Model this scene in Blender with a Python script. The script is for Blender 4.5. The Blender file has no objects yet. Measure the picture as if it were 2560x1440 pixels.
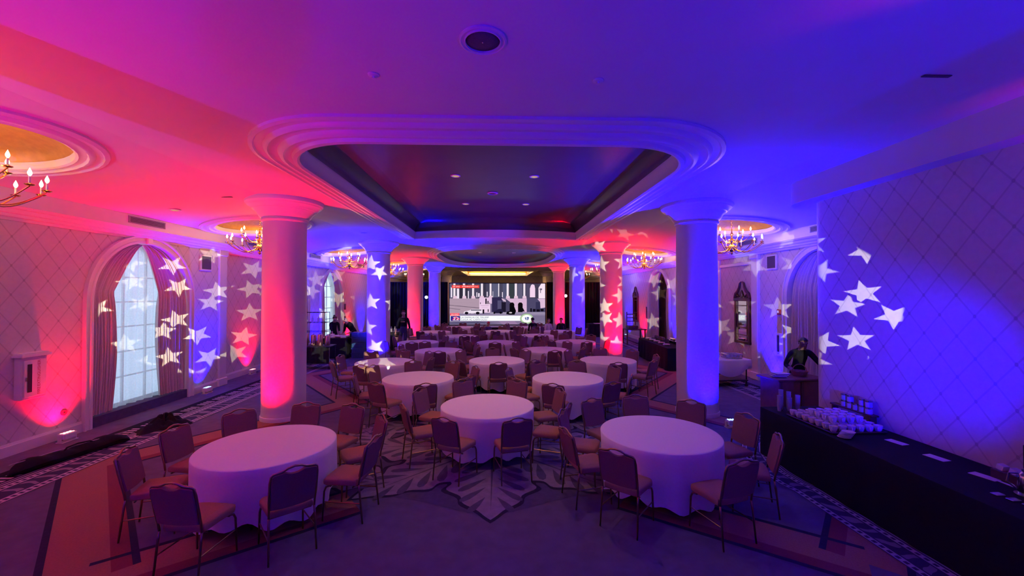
import bpy, bmesh, math, random
from mathutils import Vector, Matrix, Euler
from mathutils.geometry import delaunay_2d_cdt
random.seed(7)
S = bpy.context.scene
COL = S.collection
PI = math.pi
def R(a): return math.radians(a)

# ---------------------------------------------------------------- camera, world, exposure
cam_d = bpy.data.cameras.new('camera')
cam_d.sensor_width = 36.0
cam_d.lens = 1022.9 / 2560 * 36
cam_d.clip_end = 200
cam = bpy.data.objects.new('camera', cam_d)
COL.objects.link(cam)
cam.location = (0.09, 0, 2.605)
cam.rotation_euler = (R(90 + 0.761), 0, R(-1.913))
S.camera = cam
S.view_settings.view_transform = 'Standard'
S.view_settings.look = 'None'
S.view_settings.gamma = 1
S.view_settings.use_curve_mapping = False
S.view_settings.exposure = 0.05
world = bpy.data.worlds.new('daylight')
S.world = world
world.use_nodes = True
bg = world.node_tree.nodes['Background']
bg.inputs[0].default_value = (0.66, 0.82, 1.0, 1)      # overcast daylight, seen only through the windows
bg.inputs[1].default_value = 1.5
try:
    S.cycles.use_denoising = True
    S.cycles.sample_clamp_indirect = 6
    S.cycles.caustics_reflective = False
    S.cycles.caustics_refractive = False
    S.cycles.max_bounces = 8
    S.cycles.diffuse_bounces = 7
    S.cycles.glossy_bounces = 2
    S.cycles.transmission_bounces = 2
    S.cycles.transparent_max_bounces = 6
    S.cycles.use_adaptive_sampling = True
    S.cycles.adaptive_threshold = 0.08
    S.cycles.light_sampling_threshold = 0.02
    S.cycles.use_light_tree = False
except Exception:
    pass

# light levels (watts), tuned here
W_COL_RED, W_COL_BLUE = 1080, 4600
W_WALL_RED, W_WALL_BLUE = 480, 1500
W_NEAR_RED, W_NEAR_BLUE = 580, 260
W_CHAND = 38
W_GOBO = 9500
W_DOWN = 62
RED = (1.0, 0.0, 0.022)
BLUE = (0.001, 0.0, 1.0)
WARM = (1.0, 0.52, 0.2)

# ---------------------------------------------------------------- mesh helpers
class MB:
    def __init__(s):
        s.v, s.f, s.m = [], [], []
    def add(s, vs, fs, mi=0):
        b = len(s.v)
        s.v += [tuple(p) for p in vs]
        s.f += [tuple(i + b for i in f) for f in fs]
        s.m += [mi] * len(fs)
        return s
    def box(s, x0, y0, z0, x1, y1, z1, mi=0, M=None):
        vs = [Vector(p) for p in ((x0,y0,z0),(x1,y0,z0),(x1,y1,z0),(x0,y1,z0),(x0,y0,z1),(x1,y0,z1),(x1,y1,z1),(x0,y1,z1))]
        if M: vs = [M @ p for p in vs]
        return s.add(vs, [(0,3,2,1),(4,5,6,7),(0,1,5,4),(1,2,6,5),(2,3,7,6),(3,0,4,7)], mi)
    def bbox(s, x0, y0, z0, x1, y1, z1, b=0.01, mi=0, M=None):
        # box with chamfered vertical edges and top
        c = [(x0+b,y0),(x1-b,y0),(x1,y0+b),(x1,y1-b),(x1-b,y1),(x0+b,y1),(x0,y1-b),(x0,y0+b)]
        cx, cy = (x0+x1)/2, (y0+y1)/2
        def ins(p): return (p[0]-math.copysign(min(b,abs(p[0]-cx)),p[0]-cx), p[1]-math.copysign(min(b,abs(p[1]-cy)),p[1]-cy))
        rings = [[(*ins(p), z0) for p in c], [(*p, z0+b) for p in c], [(*p, z1-b) for p in c], [(*ins(p), z1) for p in c]]
        vs = [Vector(p) for r in rings for p in r]
        if M: vs = [M @ p for p in vs]
        fs = [tuple(range(7,-1,-1)), tuple(range(24,32))]
        for k in range(3):
            for i in range(8):
                j = (i+1) % 8
                fs.append((k*8+i, k*8+j, k*8+8+j, k*8+8+i))
        return s.add(vs, fs, mi)
    def tube(s, pts, r, n=8, closed=False, mi=0, M=None):
        pts = [Vector(p) for p in pts]
        if M: pts = [M @ p for p in pts]
        N = len(pts)
        rr = r if isinstance(r, (list, tuple)) else [r]*N
        vs, fs = [], []
        up = None
        for i, p in enumerate(pts):
            a = pts[i-1] if (i > 0 or closed) else p
            b = pts[(i+1) % N] if (i < N-1 or closed) else p
            t = (b-a)
            t = t.normalized() if t.length > 1e-9 else Vector((0,0,1))
            if up is None:
                up = Vector((0,0,1)) if abs(t.z) < .9 else Vector((1,0,0))
            u = up - t*up.dot(t)
            if u.length < 1e-6: u = t.orthogonal()
            u.normalize(); w = t.cross(u); up = u
            for k in range(n):
                an = 2*PI*k/n
                vs.append(p + (u*math.cos(an) + w*math.sin(an))*rr[i])
        seg = N if closed else N-1
        for i in range(seg):
            a, b = i*n, ((i+1) % N)*n
            for k in range(n):
                l = (k+1) % n
                fs.append((a+k, a+l, b+l, b+k))
        if not closed:
            fs.append(tuple(range(n-1,-1,-1)))
            fs.append(tuple(range((N-1)*n, N*n)))
        return s.add(vs, fs, mi)
    def lathe(s, prof, n=24, cx=0, cy=0, cz=0, mi=0, M=None):
        vs, fs = [], []
        for r, z in prof:
            for k in range(n):
                a = 2*PI*k/n
                vs.append(Vector((cx+r*math.cos(a), cy+r*math.sin(a), cz+z)))
        if M: vs = [M @ p for p in vs]
        for i in range(len(prof)-1):
            for k in range(n):
                l = (k+1) % n
                fs.append((i*n+k, i*n+l, i*n+n+l, i*n+n+k))
        if prof[0][0] > 1e-6: fs.append(tuple(range(n-1,-1,-1)))
        if prof[-1][0] > 1e-6: fs.append(tuple(range((len(prof)-1)*n, len(prof)*n)))
        return s.add(vs, fs, mi)
    def prism(s, poly, z0, z1, mi=0, M=None):
        n = len(poly)
        vs = [Vector((x,y,z0)) for x,y in poly] + [Vector((x,y,z1)) for x,y in poly]
        if M: vs = [M @ p for p in vs]
        fs = [tuple(range(n-1,-1,-1)), tuple(range(n,2*n))]
        for i in range(n):
            j = (i+1) % n
            fs.append((i,j,n+j,n+i))
        return s.add(vs, fs, mi)
    def sheet(s, fn, nu, nv, mi=0, wrap=False):
        vs = [fn(i/nu, j/nv) for j in range(nv+1) for i in range(nu+(0 if wrap else 1))]
        w = nu if wrap else nu+1
        fs = []
        for j in range(nv):
            for i in range(nu):
                k = (i+1) % w
                fs.append((j*w+i, j*w+k, (j+1)*w+k, (j+1)*w+i))
        return s.add(vs, fs, mi)
    def loft(s, rings, closed=True, mi=0):
        n = len(rings[0]); vs = [p for r in rings for p in r]; fs = []
        for i in range(len(rings)-1):
            for k in range(n if closed else n-1):
                l = (k+1) % n
                fs.append((i*n+k, i*n+l, i*n+n+l, i*n+n+k))
        return s.add(vs, fs, mi)
    def sphere(s, c, r, n=10, m=6, mi=0, sc=(1,1,1), M=None):
        prof = [(max(1e-7, r*math.sin(PI*i/m)), -r*math.cos(PI*i/m)) for i in range(m+1)]
        vs, fs = [], []
        for rr, z in prof:
            for k in range(n):
                a = 2*PI*k/n
                vs.append(Vector((c[0]+rr*math.cos(a)*sc[0], c[1]+rr*math.sin(a)*sc[1], c[2]+z*sc[2])))
        if M: vs = [M @ p for p in vs]
        for i in range(m):
            for k in range(n):
                l = (k+1) % n
                fs.append((i*n+k, i*n+l, i*n+n+l, i*n+n+k))
        return s.add(vs, fs, mi)
    def mesh(s, name, mats, smooth=False):
        me = bpy.data.meshes.new(name)
        me.from_pydata(s.v, [], s.f)
        for m in (mats if isinstance(mats, (list, tuple)) else [mats]):
            me.materials.append(m)
        me.polygons.foreach_set('material_index', s.m)
        if smooth:
            me.polygons.foreach_set('use_smooth', [True]*len(s.f))
        me.update()
        if smooth and smooth != 'all':
            try: me.set_sharp_from_angle(angle=R(smooth if isinstance(smooth,(int,float)) and smooth > 1 else 40))
            except Exception: pass
        return me
    def build(s, name, mats, parent=None, smooth=False, loc=None):
        o = bpy.data.objects.new(name, s.mesh(name, mats, smooth))
        COL.objects.link(o)
        if parent: o.parent = parent
        if loc: o.location = loc
        return o

def tag(o, label=None, cat=None, group=None, kind=None):
    if label: o['label'] = label
    if cat: o['category'] = cat
    if group: o['group'] = group
    if kind: o['kind'] = kind
    return o
def thing(name, label, cat, loc=(0,0,0), rz=0, group=None):
    o = bpy.data.objects.new(name, None); COL.objects.link(o)
    o.empty_display_size = .1
    o.location = loc; o.rotation_euler = (0,0,rz)
    return tag(o, label, cat, group)
def part(name, me, parent, loc=None, rz=None):
    o = bpy.data.objects.new(name, me); COL.objects.link(o); o.parent = parent
    if loc: o.location = loc
    if rz is not None: o.rotation_euler = (0,0,rz)
    return o
def copy_tree(o, parent=None):
    c = o.copy(); COL.objects.link(c); c.parent = parent
    for ch in list(o.children): copy_tree(ch, c)
    return c

# ---------------------------------------------------------------- materials
def mat(name, col, rough=.6, metal=0, noise=.12, scale=30, spec=.5, emit=None, estr=0, bump=0, alpha=None, sheen=0):
    m = bpy.data.materials.new(name); m.use_nodes = True
    nt = m.node_tree; p = nt.nodes['Principled BSDF']
    p.inputs['Roughness'].default_value = rough
    p.inputs['Metallic'].default_value = metal
    p.inputs['Specular IOR Level'].default_value = spec
    tc = nt.nodes.new('ShaderNodeTexCoord')
    nz = nt.nodes.new('ShaderNodeTexNoise'); nz.inputs['Scale'].default_value = scale; nz.inputs['Detail'].default_value = 4
    nt.links.new(tc.outputs['Object'], nz.inputs['Vector'])
    mx = nt.nodes.new('ShaderNodeMix'); mx.data_type = 'RGBA'
    mx.inputs[6].default_value = (*[max(0,c*(1-noise)) for c in col], 1)
    mx.inputs[7].default_value = (*[min(1,c*(1+noise)) for c in col], 1)
    nt.links.new(nz.outputs['Fac'], mx.inputs[0])
    nt.links.new(mx.outputs[2], p.inputs['Base Color'])
    if bump:
        b = nt.nodes.new('ShaderNodeBump'); b.inputs['Strength'].default_value = bump; b.inputs['Distance'].default_value = .01
        nt.links.new(nz.outputs['Fac'], b.inputs['Height']); nt.links.new(b.outputs['Normal'], p.inputs['Normal'])
    if emit:
        p.inputs['Emission Color'].default_value = (*emit, 1); p.inputs['Emission Strength'].default_value = estr
    if sheen: p.inputs['Sheen Weight'].default_value = sheen
    return m
def glow(name, col, st):
    m = bpy.data.materials.new(name); m.use_nodes = True
    nt = m.node_tree; nt.nodes.clear()
    e = nt.nodes.new('ShaderNodeEmission'); e.inputs[0].default_value = (*col, 1); e.inputs[1].default_value = st
    o = nt.nodes.new('ShaderNodeOutputMaterial'); nt.links.new(e.outputs[0], o.inputs[0])
    try: m.cycles.emission_sampling = 'NONE'     # the lamp objects beside these lenses do the lighting
    except Exception: pass
    return m
class NT:
    """tiny node-math helper"""
    def __init__(s, nt): s.nt = nt
    def m(s, op, a, b=0, c=0):
        n = s.nt.nodes.new('ShaderNodeMath'); n.operation = op
        for i, x in enumerate((a, b, c)):
            if isinstance(x, (int, float)): n.inputs[i].default_value = x
            else: s.nt.links.new(x, n.inputs[i])
        return n.outputs[0]

M = {}
M['plaster'] = mat('ceiling_plaster', (.72,.70,.68), .75, noise=.04, scale=3)
M['moulding'] = mat('painted_moulding', (.78,.75,.72), .35, noise=.03, scale=8)
M['column'] = mat('column_plaster', (.80,.77,.75), .38, noise=.03, scale=5)
M['tray_dark'] = mat('dark_lacquer_ceiling', (.085,.07,.085), .3, noise=.25, scale=2.5, spec=.6)
M['gold_dome'] = mat('gold_leaf', (.60,.33,.08), .45, metal=.55, noise=.2, scale=14)
M['trimwood'] = mat('painted_trim', (.76,.72,.70), .4, noise=.03, scale=8)
M['carpet'] = mat('carpet_ground', (.12,.11,.15), .95, noise=.32, scale=5.5, bump=.3, spec=.1)
M['carpet_light'] = mat('carpet_lilac', (.22,.20,.245), .95, noise=.3, scale=9, bump=.3, spec=.1)
M['carpet_navy'] = mat('carpet_navy', (.025,.025,.05), .95, noise=.3, scale=20, spec=.1)
M['carpet_mid'] = mat('carpet_slate', (.085,.08,.125), .95, noise=.3, scale=12, spec=.1)
M['carpet_rust'] = mat('carpet_rust', (.30,.145,.085), .95, noise=.22, scale=60, bump=.3, spec=.1)
M['carpet_wine'] = mat('carpet_wine', (.20,.05,.05), .95, noise=.22, scale=60, spec=.1)
M['cloth'] = mat('white_table_linen', (.90,.87,.88), .85, noise=.05, scale=40, spec=.2, sheen=.2)
M['black_cloth'] = mat('black_linen', (.012,.012,.014), .9, noise=.3, scale=30, spec=.15)
M['chair_back'] = mat('chair_brown_fabric', (.23,.115,.09), .85, noise=.18, scale=90, spec=.2)
M['chair_seat'] = mat('chair_tan_fabric', (.36,.19,.11), .85, noise=.2, scale=90, spec=.2)
M['chair_metal'] = mat('bronze_chair_metal', (.30,.19,.12), .3, metal=.85, noise=.15, scale=40)
M['brass'] = mat('brass', (.85,.50,.18), .22, metal=1, noise=.1, scale=30)
M['candle'] = mat('candle_sleeve', (.85,.78,.62), .6, noise=.05)
M['bulb'] = glow('lit_candle_bulb', (1.0,.72,.38), 14)
M['black'] = mat('black_plastic', (.012,.012,.013), .5, noise=.2)
M['black_metal'] = mat('black_metal', (.02,.02,.022), .35, metal=.6, noise=.2)
M['steel'] = mat('stainless_steel', (.62,.60,.60), .22, metal=1, noise=.1, scale=12)
M['white_metal'] = mat('white_enamel', (.75,.74,.74), .4, noise=.05)
M['china'] = mat('white_china', (.85,.85,.86), .22, noise=.03)
M['paper'] = mat('white_paper', (.82,.82,.84), .8, noise=.04)
M['grille'] = mat('dark_grille', (.09,.08,.09), .7, noise=.3, scale=60)
M['wood'] = mat('dark_red_wood', (.17,.055,.03), .4, noise=.35, scale=9)
M['darkwood'] = mat('mahogany', (.09,.035,.025), .35, noise=.35, scale=12)
M['drape'] = mat('black_drape', (.008,.008,.009), .85, noise=.3, scale=20, spec=.25)
M['curtain'] = mat('mauve_curtain', (.60,.51,.51), .8, noise=.12, scale=25, sheen=.3)
M['blind'] = mat('brown_blackout_blind', (.13,.075,.055), .8, noise=.2, scale=10)
M['mirror'] = mat('mirror_glass', (.85,.85,.87), .03, metal=1, noise=.01)
M['skin'] = mat('skin', (.50,.29,.20), .55, noise=.08, scale=40)
M['skin_dark'] = mat('skin_deep', (.22,.115,.075), .55, noise=.08, scale=40)
M['hair'] = mat('dark_hair', (.014,.010,.008), .55, noise=.3, scale=80)
M['suit'] = mat('black_suit_fabric', (.010,.010,.012), .85, noise=.3, scale=60, spec=.2)
M['grey_pants'] = mat('grey_trousers', (.06,.06,.075), .85, noise=.2, scale=60)
M['white_shirt'] = mat('white_shirt_fabric', (.72,.70,.72), .8, noise=.06, scale=50)
M['purple_top'] = mat('violet_top_fabric', (.10,.05,.20), .8, noise=.2, scale=50)
M['red_hat'] = mat('red_cap_fabric', (.55,.05,.05), .7, noise=.15, scale=50)
M['blue_crate'] = mat('blue_plastic_crate', (.03,.09,.24), .4, noise=.2, scale=20)
M['wicker'] = mat('brown_wicker', (.28,.14,.07), .7, noise=.35, scale=70, bump=.5)
M['grey_paint'] = mat('grey_paint', (.35,.34,.35), .6, noise=.1)
M['copper'] = mat('copper_urn', (.62,.36,.26), .28, metal=1, noise=.12, scale=20)

def wallpaper():
    m = bpy.data.materials.new('diamond_wallpaper'); m.use_nodes = True
    nt = m.node_tree; p = nt.nodes['Principled BSDF']; q = NT(nt)
    p.inputs['Roughness'].default_value = .6
    tc = nt.nodes.new('ShaderNodeTexCoord'); sp = nt.nodes.new('ShaderNodeSeparateXYZ')
    nt.links.new(tc.outputs['Object'], sp.inputs[0])
    h = q.m('DIVIDE', q.m('ADD', sp.outputs[0], sp.outputs[1]), .36)
    z = q.m('DIVIDE', sp.outputs[2], .47)
    def line(e):   # distance to the nearest integer
        return q.m('ABSOLUTE', q.m('SUBTRACT', q.m('FRACT', q.m('ADD', e, 500.5)), .5))
    a, b = line(q.m('ADD', h, z)), line(q.m('SUBTRACT', h, z))
    ln = q.m('MAXIMUM', q.m('LESS_THAN', a, .032), q.m('LESS_THAN', b, .032))
    dot = q.m('LESS_THAN', q.m('ADD', q.m('MULTIPLY', a, a), q.m('MULTIPLY', b, b)), .0042)
    fac = q.m('MAXIMUM', q.m('MULTIPLY', ln, .26), q.m('MULTIPLY', dot, .5))
    nz = nt.nodes.new('ShaderNodeTexNoise'); nz.inputs['Scale'].default_value = 18; nz.inputs['Detail'].default_value = 5
    nt.links.new(tc.outputs['Object'], nz.inputs['Vector'])
    c1 = nt.nodes.new('ShaderNodeMix'); c1.data_type = 'RGBA'
    c1.inputs[6].default_value = (.60,.55,.52,1); c1.inputs[7].default_value = (.72,.67,.63,1)
    nt.links.new(nz.outputs['Fac'], c1.inputs[0])
    c2 = nt.nodes.new('ShaderNodeMix'); c2.data_type = 'RGBA'; c2.inputs[7].default_value = (.17,.12,.12,1)
    nt.links.new(fac, c2.inputs[0]); nt.links.new(c1.outputs[2], c2.inputs[6]); nt.links.new(c2.outputs[2], p.inputs['Base Color'])
    return m
M['wallpaper'] = wallpaper()

def sheer():
    m = bpy.data.materials.new('white_sheer'); m.use_nodes = True
    nt = m.node_tree; nt.nodes.clear()
    t = nt.nodes.new('ShaderNodeBsdfTranslucent'); t.inputs[0].default_value = (.85,.87,.9,1)
    tr = nt.nodes.new('ShaderNodeBsdfTransparent'); tr.inputs[0].default_value = (.9,.93,1,1)
    d = nt.nodes.new('ShaderNodeBsdfDiffuse'); d.inputs[0].default_value = (.8,.8,.82,1)
    a = nt.nodes.new('ShaderNodeMixShader'); a.inputs[0].default_value = .35
    b = nt.nodes.new('ShaderNodeMixShader')
    tc = nt.nodes.new('ShaderNodeTexCoord'); nz = nt.nodes.new('ShaderNodeTexNoise'); nz.inputs['Scale'].default_value = 30
    nt.links.new(tc.outputs['Object'], nz.inputs['Vector'])
    q = NT(nt); nt.links.new(q.m('MULTIPLY_ADD', nz.outputs['Fac'], .2, .22), b.inputs[0])
    nt.links.new(t.outputs[0], a.inputs[1]); nt.links.new(d.outputs[0], a.inputs[2])
    nt.links.new(a.outputs[0], b.inputs[1]); nt.links.new(tr.outputs[0], b.inputs[2])
    o = nt.nodes.new('ShaderNodeOutputMaterial'); nt.links.new(b.outputs[0], o.inputs[0])
    return m
M['sheer'] = sheer()
def glass():
    m = bpy.data.materials.new('window_glass'); m.use_nodes = True
    nt = m.node_tree; nt.nodes.clear()
    tr = nt.nodes.new('ShaderNodeBsdfTransparent'); tr.inputs[0].default_value = (.93,.96,1,1)
    g = nt.nodes.new('ShaderNodeBsdfGlossy'); g.inputs['Roughness'].default_value = .02
    b = nt.nodes.new('ShaderNodeMixShader'); b.inputs[0].default_value = .06
    nt.links.new(tr.outputs[0], b.inputs[1]); nt.links.new(g.outputs[0], b.inputs[2])
    o = nt.nodes.new('ShaderNodeOutputMaterial'); nt.links.new(b.outputs[0], o.inputs[0])
    return m
M['glass'] = glass()
def clear_glass():
    m = bpy.data.materials.new('clear_tumbler_glass'); m.use_nodes = True
    nt = m.node_tree; nt.nodes.clear()
    tr = nt.nodes.new('ShaderNodeBsdfTransparent'); tr.inputs[0].default_value = (.75,.78,.82,1)
    g = nt.nodes.new('ShaderNodeBsdfPrincipled'); g.inputs['Base Color'].default_value = (.8,.82,.85,1); g.inputs['Roughness'].default_value = .12
    b = nt.nodes.new('ShaderNodeMixShader'); b.inputs[0].default_value = .5
    nt.links.new(tr.outputs[0], b.inputs[1]); nt.links.new(g.outputs[0], b.inputs[2])
    o = nt.nodes.new('ShaderNodeOutputMaterial'); nt.links.new(b.outputs[0], o.inputs[0])
    return m
M['tumbler'] = clear_glass()
def border_mat():
    """woven carpet border; u runs along the strip (metres), v across (0..1)"""
    m = bpy.data.materials.new('carpet_border'); m.use_nodes = True
    nt = m.node_tree; p = nt.nodes['Principled BSDF']; q = NT(nt)
    p.inputs['Roughness'].default_value = .95; p.inputs['Specular IOR Level'].default_value = .1
    uv = nt.nodes.new('ShaderNodeUVMap'); sp = nt.nodes.new('ShaderNodeSeparateXYZ'); nt.links.new(uv.outputs[0], sp.inputs[0])
    u, v = sp.outputs[0], sp.outputs[1]
    def band(a, b): return q.m('MULTIPLY', q.m('GREATER_THAN', v, a), q.m('LESS_THAN', v, b))
    def per(L, duty, off=0): return q.m('LESS_THAN', q.m('FRACT', q.m('ADD', q.m('DIVIDE', u, L), off+100)), duty)
    # v=0 room side ... v=1 wall side
    w = nt.nodes.new('ShaderNodeTexWave'); w.wave_type = 'BANDS'; w.inputs['Scale'].default_value = 1.5; w.inputs['Distortion'].default_value = 9; w.inputs['Detail'].default_value = 2
    nt.links.new(uv.outputs[0], w.inputs['Vector'])
    dots1 = q.m('MULTIPLY', band(.02,.13), q.m('SUBTRACT', 1, q.m('MULTIPLY', per(.085,.55), band(.045,.105))))
    dots2 = q.m('MULTIPLY', band(.40,.50), q.m('SUBTRACT', 1, q.m('MULTIPLY', per(.085,.55,.5), band(.425,.475))))
    scroll = q.m('MULTIPLY', band(.16,.37), q.m('GREATER_THAN', w.outputs['Fac'], .74))
    line = q.m('MAXIMUM', band(.535,.56), band(.60,.615))
    ticks = q.m('MULTIPLY', band(.66,.84), q.m('MULTIPLY', per(.10,.5), per(.5,.72)))
    light = q.m('MAXIMUM', q.m('MAXIMUM', q.m('MAXIMUM', dots1, dots2), q.m('MULTIPLY', scroll, .45)), q.m('MAXIMUM', line, ticks))
    navy = nt.nodes.new('ShaderNodeMix'); navy.data_type = 'RGBA'
    navy.inputs[6].default_value = (.045,.045,.085,1); navy.inputs[7].default_value = (.012,.012,.02,1)
    nt.links.new(q.m('GREATER_THAN', v, .64), navy.inputs[0])
    c = nt.nodes.new('ShaderNodeMix'); c.data_type = 'RGBA'; c.inputs[7].default_value = (.46,.39,.42,1)
    nt.links.new(navy.outputs[2], c.inputs[6]); nt.links.new(light, c.inputs[0]); nt.links.new(c.outputs[2], p.inputs['Base Color'])
    return m
M['border'] = border_mat()
# ================================================================ STRUCTURE
XL, XL2, XR, YB, Y0 = -7.75, -8.05, 7.95, 45.0, -4.0
ZC = 4.55
def zc(x):
    """underside of the ceiling: flat nave, gently falling to the side walls"""
    a = abs(x)
    if a <= 4.6: return ZC
    return ZC - .33*min(1, (a-4.6)/2.8)
def inpoly(p, poly):
    x, y = p; c = False; n = len(poly)
    for i in range(n):
        x1, y1 = poly[i]; x2, y2 = poly[i-1]
        if (y1 > y) != (y2 > y) and x < (x2-x1)*(y-y1)/(y2-y1)+x1: c = not c
    return c
def cdt_region(outer, holes, lines=()):
    vs, es = [], []
    def loop(l):
        b = len(vs); vs.extend(Vector(p) for p in l)
        es.extend((b+i, b+(i+1) % len(l)) for i in range(len(l)))
    loop(outer)
    for h in holes: loop(h)
    for a, b in lines:
        k = len(vs); vs.extend((Vector(a), Vector(b))); es.append((k, k+1))
    V, _, F, *_ = delaunay_2d_cdt(vs, es, [], 0, 1e-5)
    out = []
    for f in F:
        c = sum((V[i] for i in f), Vector((0,0)))/len(f)
        if inpoly(c, outer) and not any(inpoly(c, h) for h in holes): out.append(tuple(f))
    return [(v.x, v.y) for v in V], out

# ---------------------------------------------------------------- floor and carpet
fb = MB()
fb.box(-8.6, Y0-.2, -.12, 8.6, YB+.2, 0)
floor = tag(fb.build('floor', M['carpet']), 'blue grey patterned ballroom carpet', None, None, 'structure')

def flat(polys, name, m, z):
    b = MB()
    for i, p in enumerate(polys):
        n = len(p)
        b.add([(x,y,z+2e-5*(i % 20)) for x,y in p], [tuple(range(n))])
    o = b.build(name, m, floor)
    return o
def ribbon(pts, w0, w1):
    """quads between two offsets of a polyline (mitred)"""
    L = []
    for i, p in enumerate(pts):
        p = Vector(p)
        a = Vector(pts[i-1]) if i else None; c = Vector(pts[i+1]) if i < len(pts)-1 else None
        d1 = (p-a).normalized() if a else (c-p).normalized(); d2 = (c-p).normalized() if c else d1
        n1, n2 = Vector((-d1.y,d1.x)), Vector((-d2.y,d2.x)); n = (n1+n2).normalized(); k = 1/max(.35, n.dot(n1))
        L.append((p+n*w0*k, p+n*w1*k))
    return [[tuple(L[i][0]), tuple(L[i+1][0]), tuple(L[i+1][1]), tuple(L[i][1])] for i in range(len(L)-1)]
P = 6.82
rust, wine, navy = [], [], []
for sx in (-1, 1):
    zig = [(sx*1.75, 5.25), (sx*3.65, 3.85), (sx*6.05, 6.4)]
    for k in range(5):
        zig += [(sx*3.45, 9.95+P*k), (sx*6.05, 6.4+P*(k+1))]
    f = 1 if sx < 0 else -1
    for pth, g in ((zig[:2], f), (zig[1:], -f)):
        rust += ribbon(pth, -.27*g, .18*g)
        wine += ribbon(pth, .18*g, .33*g)
        navy += ribbon(pth, .33*g, .39*g) + ribbon(pth, -.33*g, -.27*g)
flat(rust, 'carpet_band', M['carpet_rust'], .0012)
flat(wine, 'carpet_band_wine', M['carpet_wine'], .0018)
flat(navy, 'carpet_line', M['carpet_navy'], .0022)

def leaf(cx, cy, ang, L, W, lobes=5):
    """lobed acanthus leaf: outline, dark veins"""
    out, dark = [], []
    n = 40
    def half(t): return W*math.sin(PI*min(1,t**.8))*(1+.10*math.cos(2*PI*lobes*t))*.5
    ca, sa = math.cos(ang), math.sin(ang)
    def tr(u, v): return (cx+u*ca-v*sa, cy+u*sa+v*ca)
    up = [(t/n*L, half(t/n)) for t in range(n+1)]
    out = [tr(u,v) for u,v in up] + [tr(u,-v) for u,v in reversed(up[1:-1])]
    for s in (-1, 1):
        for k in range(lobes):
            t = .14+.72*k/lobes; h = half(t+.08)
            u0, v0 = t*L, .06*W*s; u1, v1 = (t+.20)*L, h*.80*s
            d = Vector((u1-u0, v1-v0)); nn = Vector((-d.y, d.x)).normalized()*.055*L*(1-.35*t)
            el = []
            for j in range(12):
                a = 2*PI*j/12; c = Vector((u0,v0))+d*(.5+.5*math.cos(a)) + nn*math.sin(a)*(.55+.45*math.cos(a))
                el.append(tr(c.x, c.y))
            dark.append(el)
    dark.append([tr(.05*L,-.012*L), tr(.9*L,0), tr(.05*L,.012*L)])
    return out, dark
for k in range(4):
    cx, cy = 0, 7.05+P*k
    ring = [(cx+2.12*math.cos(a)*(1+.03*math.cos(8*a)), cy+2.12*math.sin(a)*(1+.03*math.cos(8*a))) for a in [2*PI*i/64 for i in range(64)]]
    flat([ring], 'carpet_medallion', M['carpet_mid'], .0026)
    outs, darks, leaf_rims = [], [], []
    for j in range(8):
        a = -PI/2 + j*PI/4
        o, d = leaf(cx+.45*math.cos(a), cy+.45*math.sin(a), a, 1.86 if j % 2 == 0 else 2.05, 1.25 if j % 2 == 0 else 1.05, 5)
        outs.append(o); darks += d
        o2, _ = leaf(cx+.45*math.cos(a), cy+.45*math.sin(a), a, 1.93 if j % 2 == 0 else 2.12, 1.38 if j % 2 == 0 else 1.16, 5)
        leaf_rims.append(o2)
    for sx in (-1, 1):   # outlying scroll leaves
        for a, x, y in ((R(200), 1.5, 1.2), (R(160), 1.5, -1.3), (R(130), 1.9, .2)):
            aa = a if sx < 0 else PI-a
            o, d = leaf(cx+sx*x, cy+y, aa, 1.35, .8, 4); outs.append(o); darks += d
            o2, _ = leaf(cx+sx*x, cy+y, aa, 1.42, .9, 4); leaf_rims.append(o2)
    flat(leaf_rims, 'carpet_leaf_rim', M['carpet_navy'], .0030)  # navy rim around each leaf, part of the carpet pattern
    flat(outs, 'carpet_leaf', M['carpet_light'], .0036)
    flat(darks, 'carpet_leaf_vein', M['carpet_mid'], .0042)

def border_strip(pts, w, name='carpet_border', z=.005):
    """strip of width w to the left of the path, uv mapped"""
    L, acc = [], 0
    for i, p in enumerate(pts):
        p = Vector(p)
        a = Vector(pts[i-1]) if i else p; c = Vector(pts[i+1]) if i < len(pts)-1 else p
        d = (c-a).normalized(); n = Vector((-d.y, d.x))
        if i: acc += (p-a).length
        L.append((p, p+n*w, acc))
    me = bpy.data.meshes.new(name)
    vs = []; fs = []
    for p, q_, _ in L: vs += [(p.x,p.y,z), (q_.x,q_.y,z)]
    for i in range(len(L)-1): fs.append((2*i, 2*i+2, 2*i+3, 2*i+1))
    me.from_pydata(vs, [], fs); me.materials.append(M['border'])
    uvl = me.uv_layers.new(name='UVMap')
    for pl in me.polygons:
        for li in pl.loop_indices:
            vi = me.loops[li].vertex_index
            uvl.data[li].uv = (L[vi//2][2], vi % 2)
    return part(name, me, floor)
border_strip([(-6.05, Y0+.3+i*.5) for i in range(67)], 1.05)
right_near = [(3.98, Y0+.3+i*.5) for i in range(19)] + [(3.93,5.5),(3.92,5.9),(3.99,6.35),(4.15,6.75),(4.4,7.15),(4.75,7.5),(5.2,7.75),(5.8,7.9),(6.6,7.95),(7.5,7.95)]
border_strip(list(reversed(right_near)), .66)
border_strip(list(reversed([(6.45, 8.9+i*.5) for i in range(40)])), .95)

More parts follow.
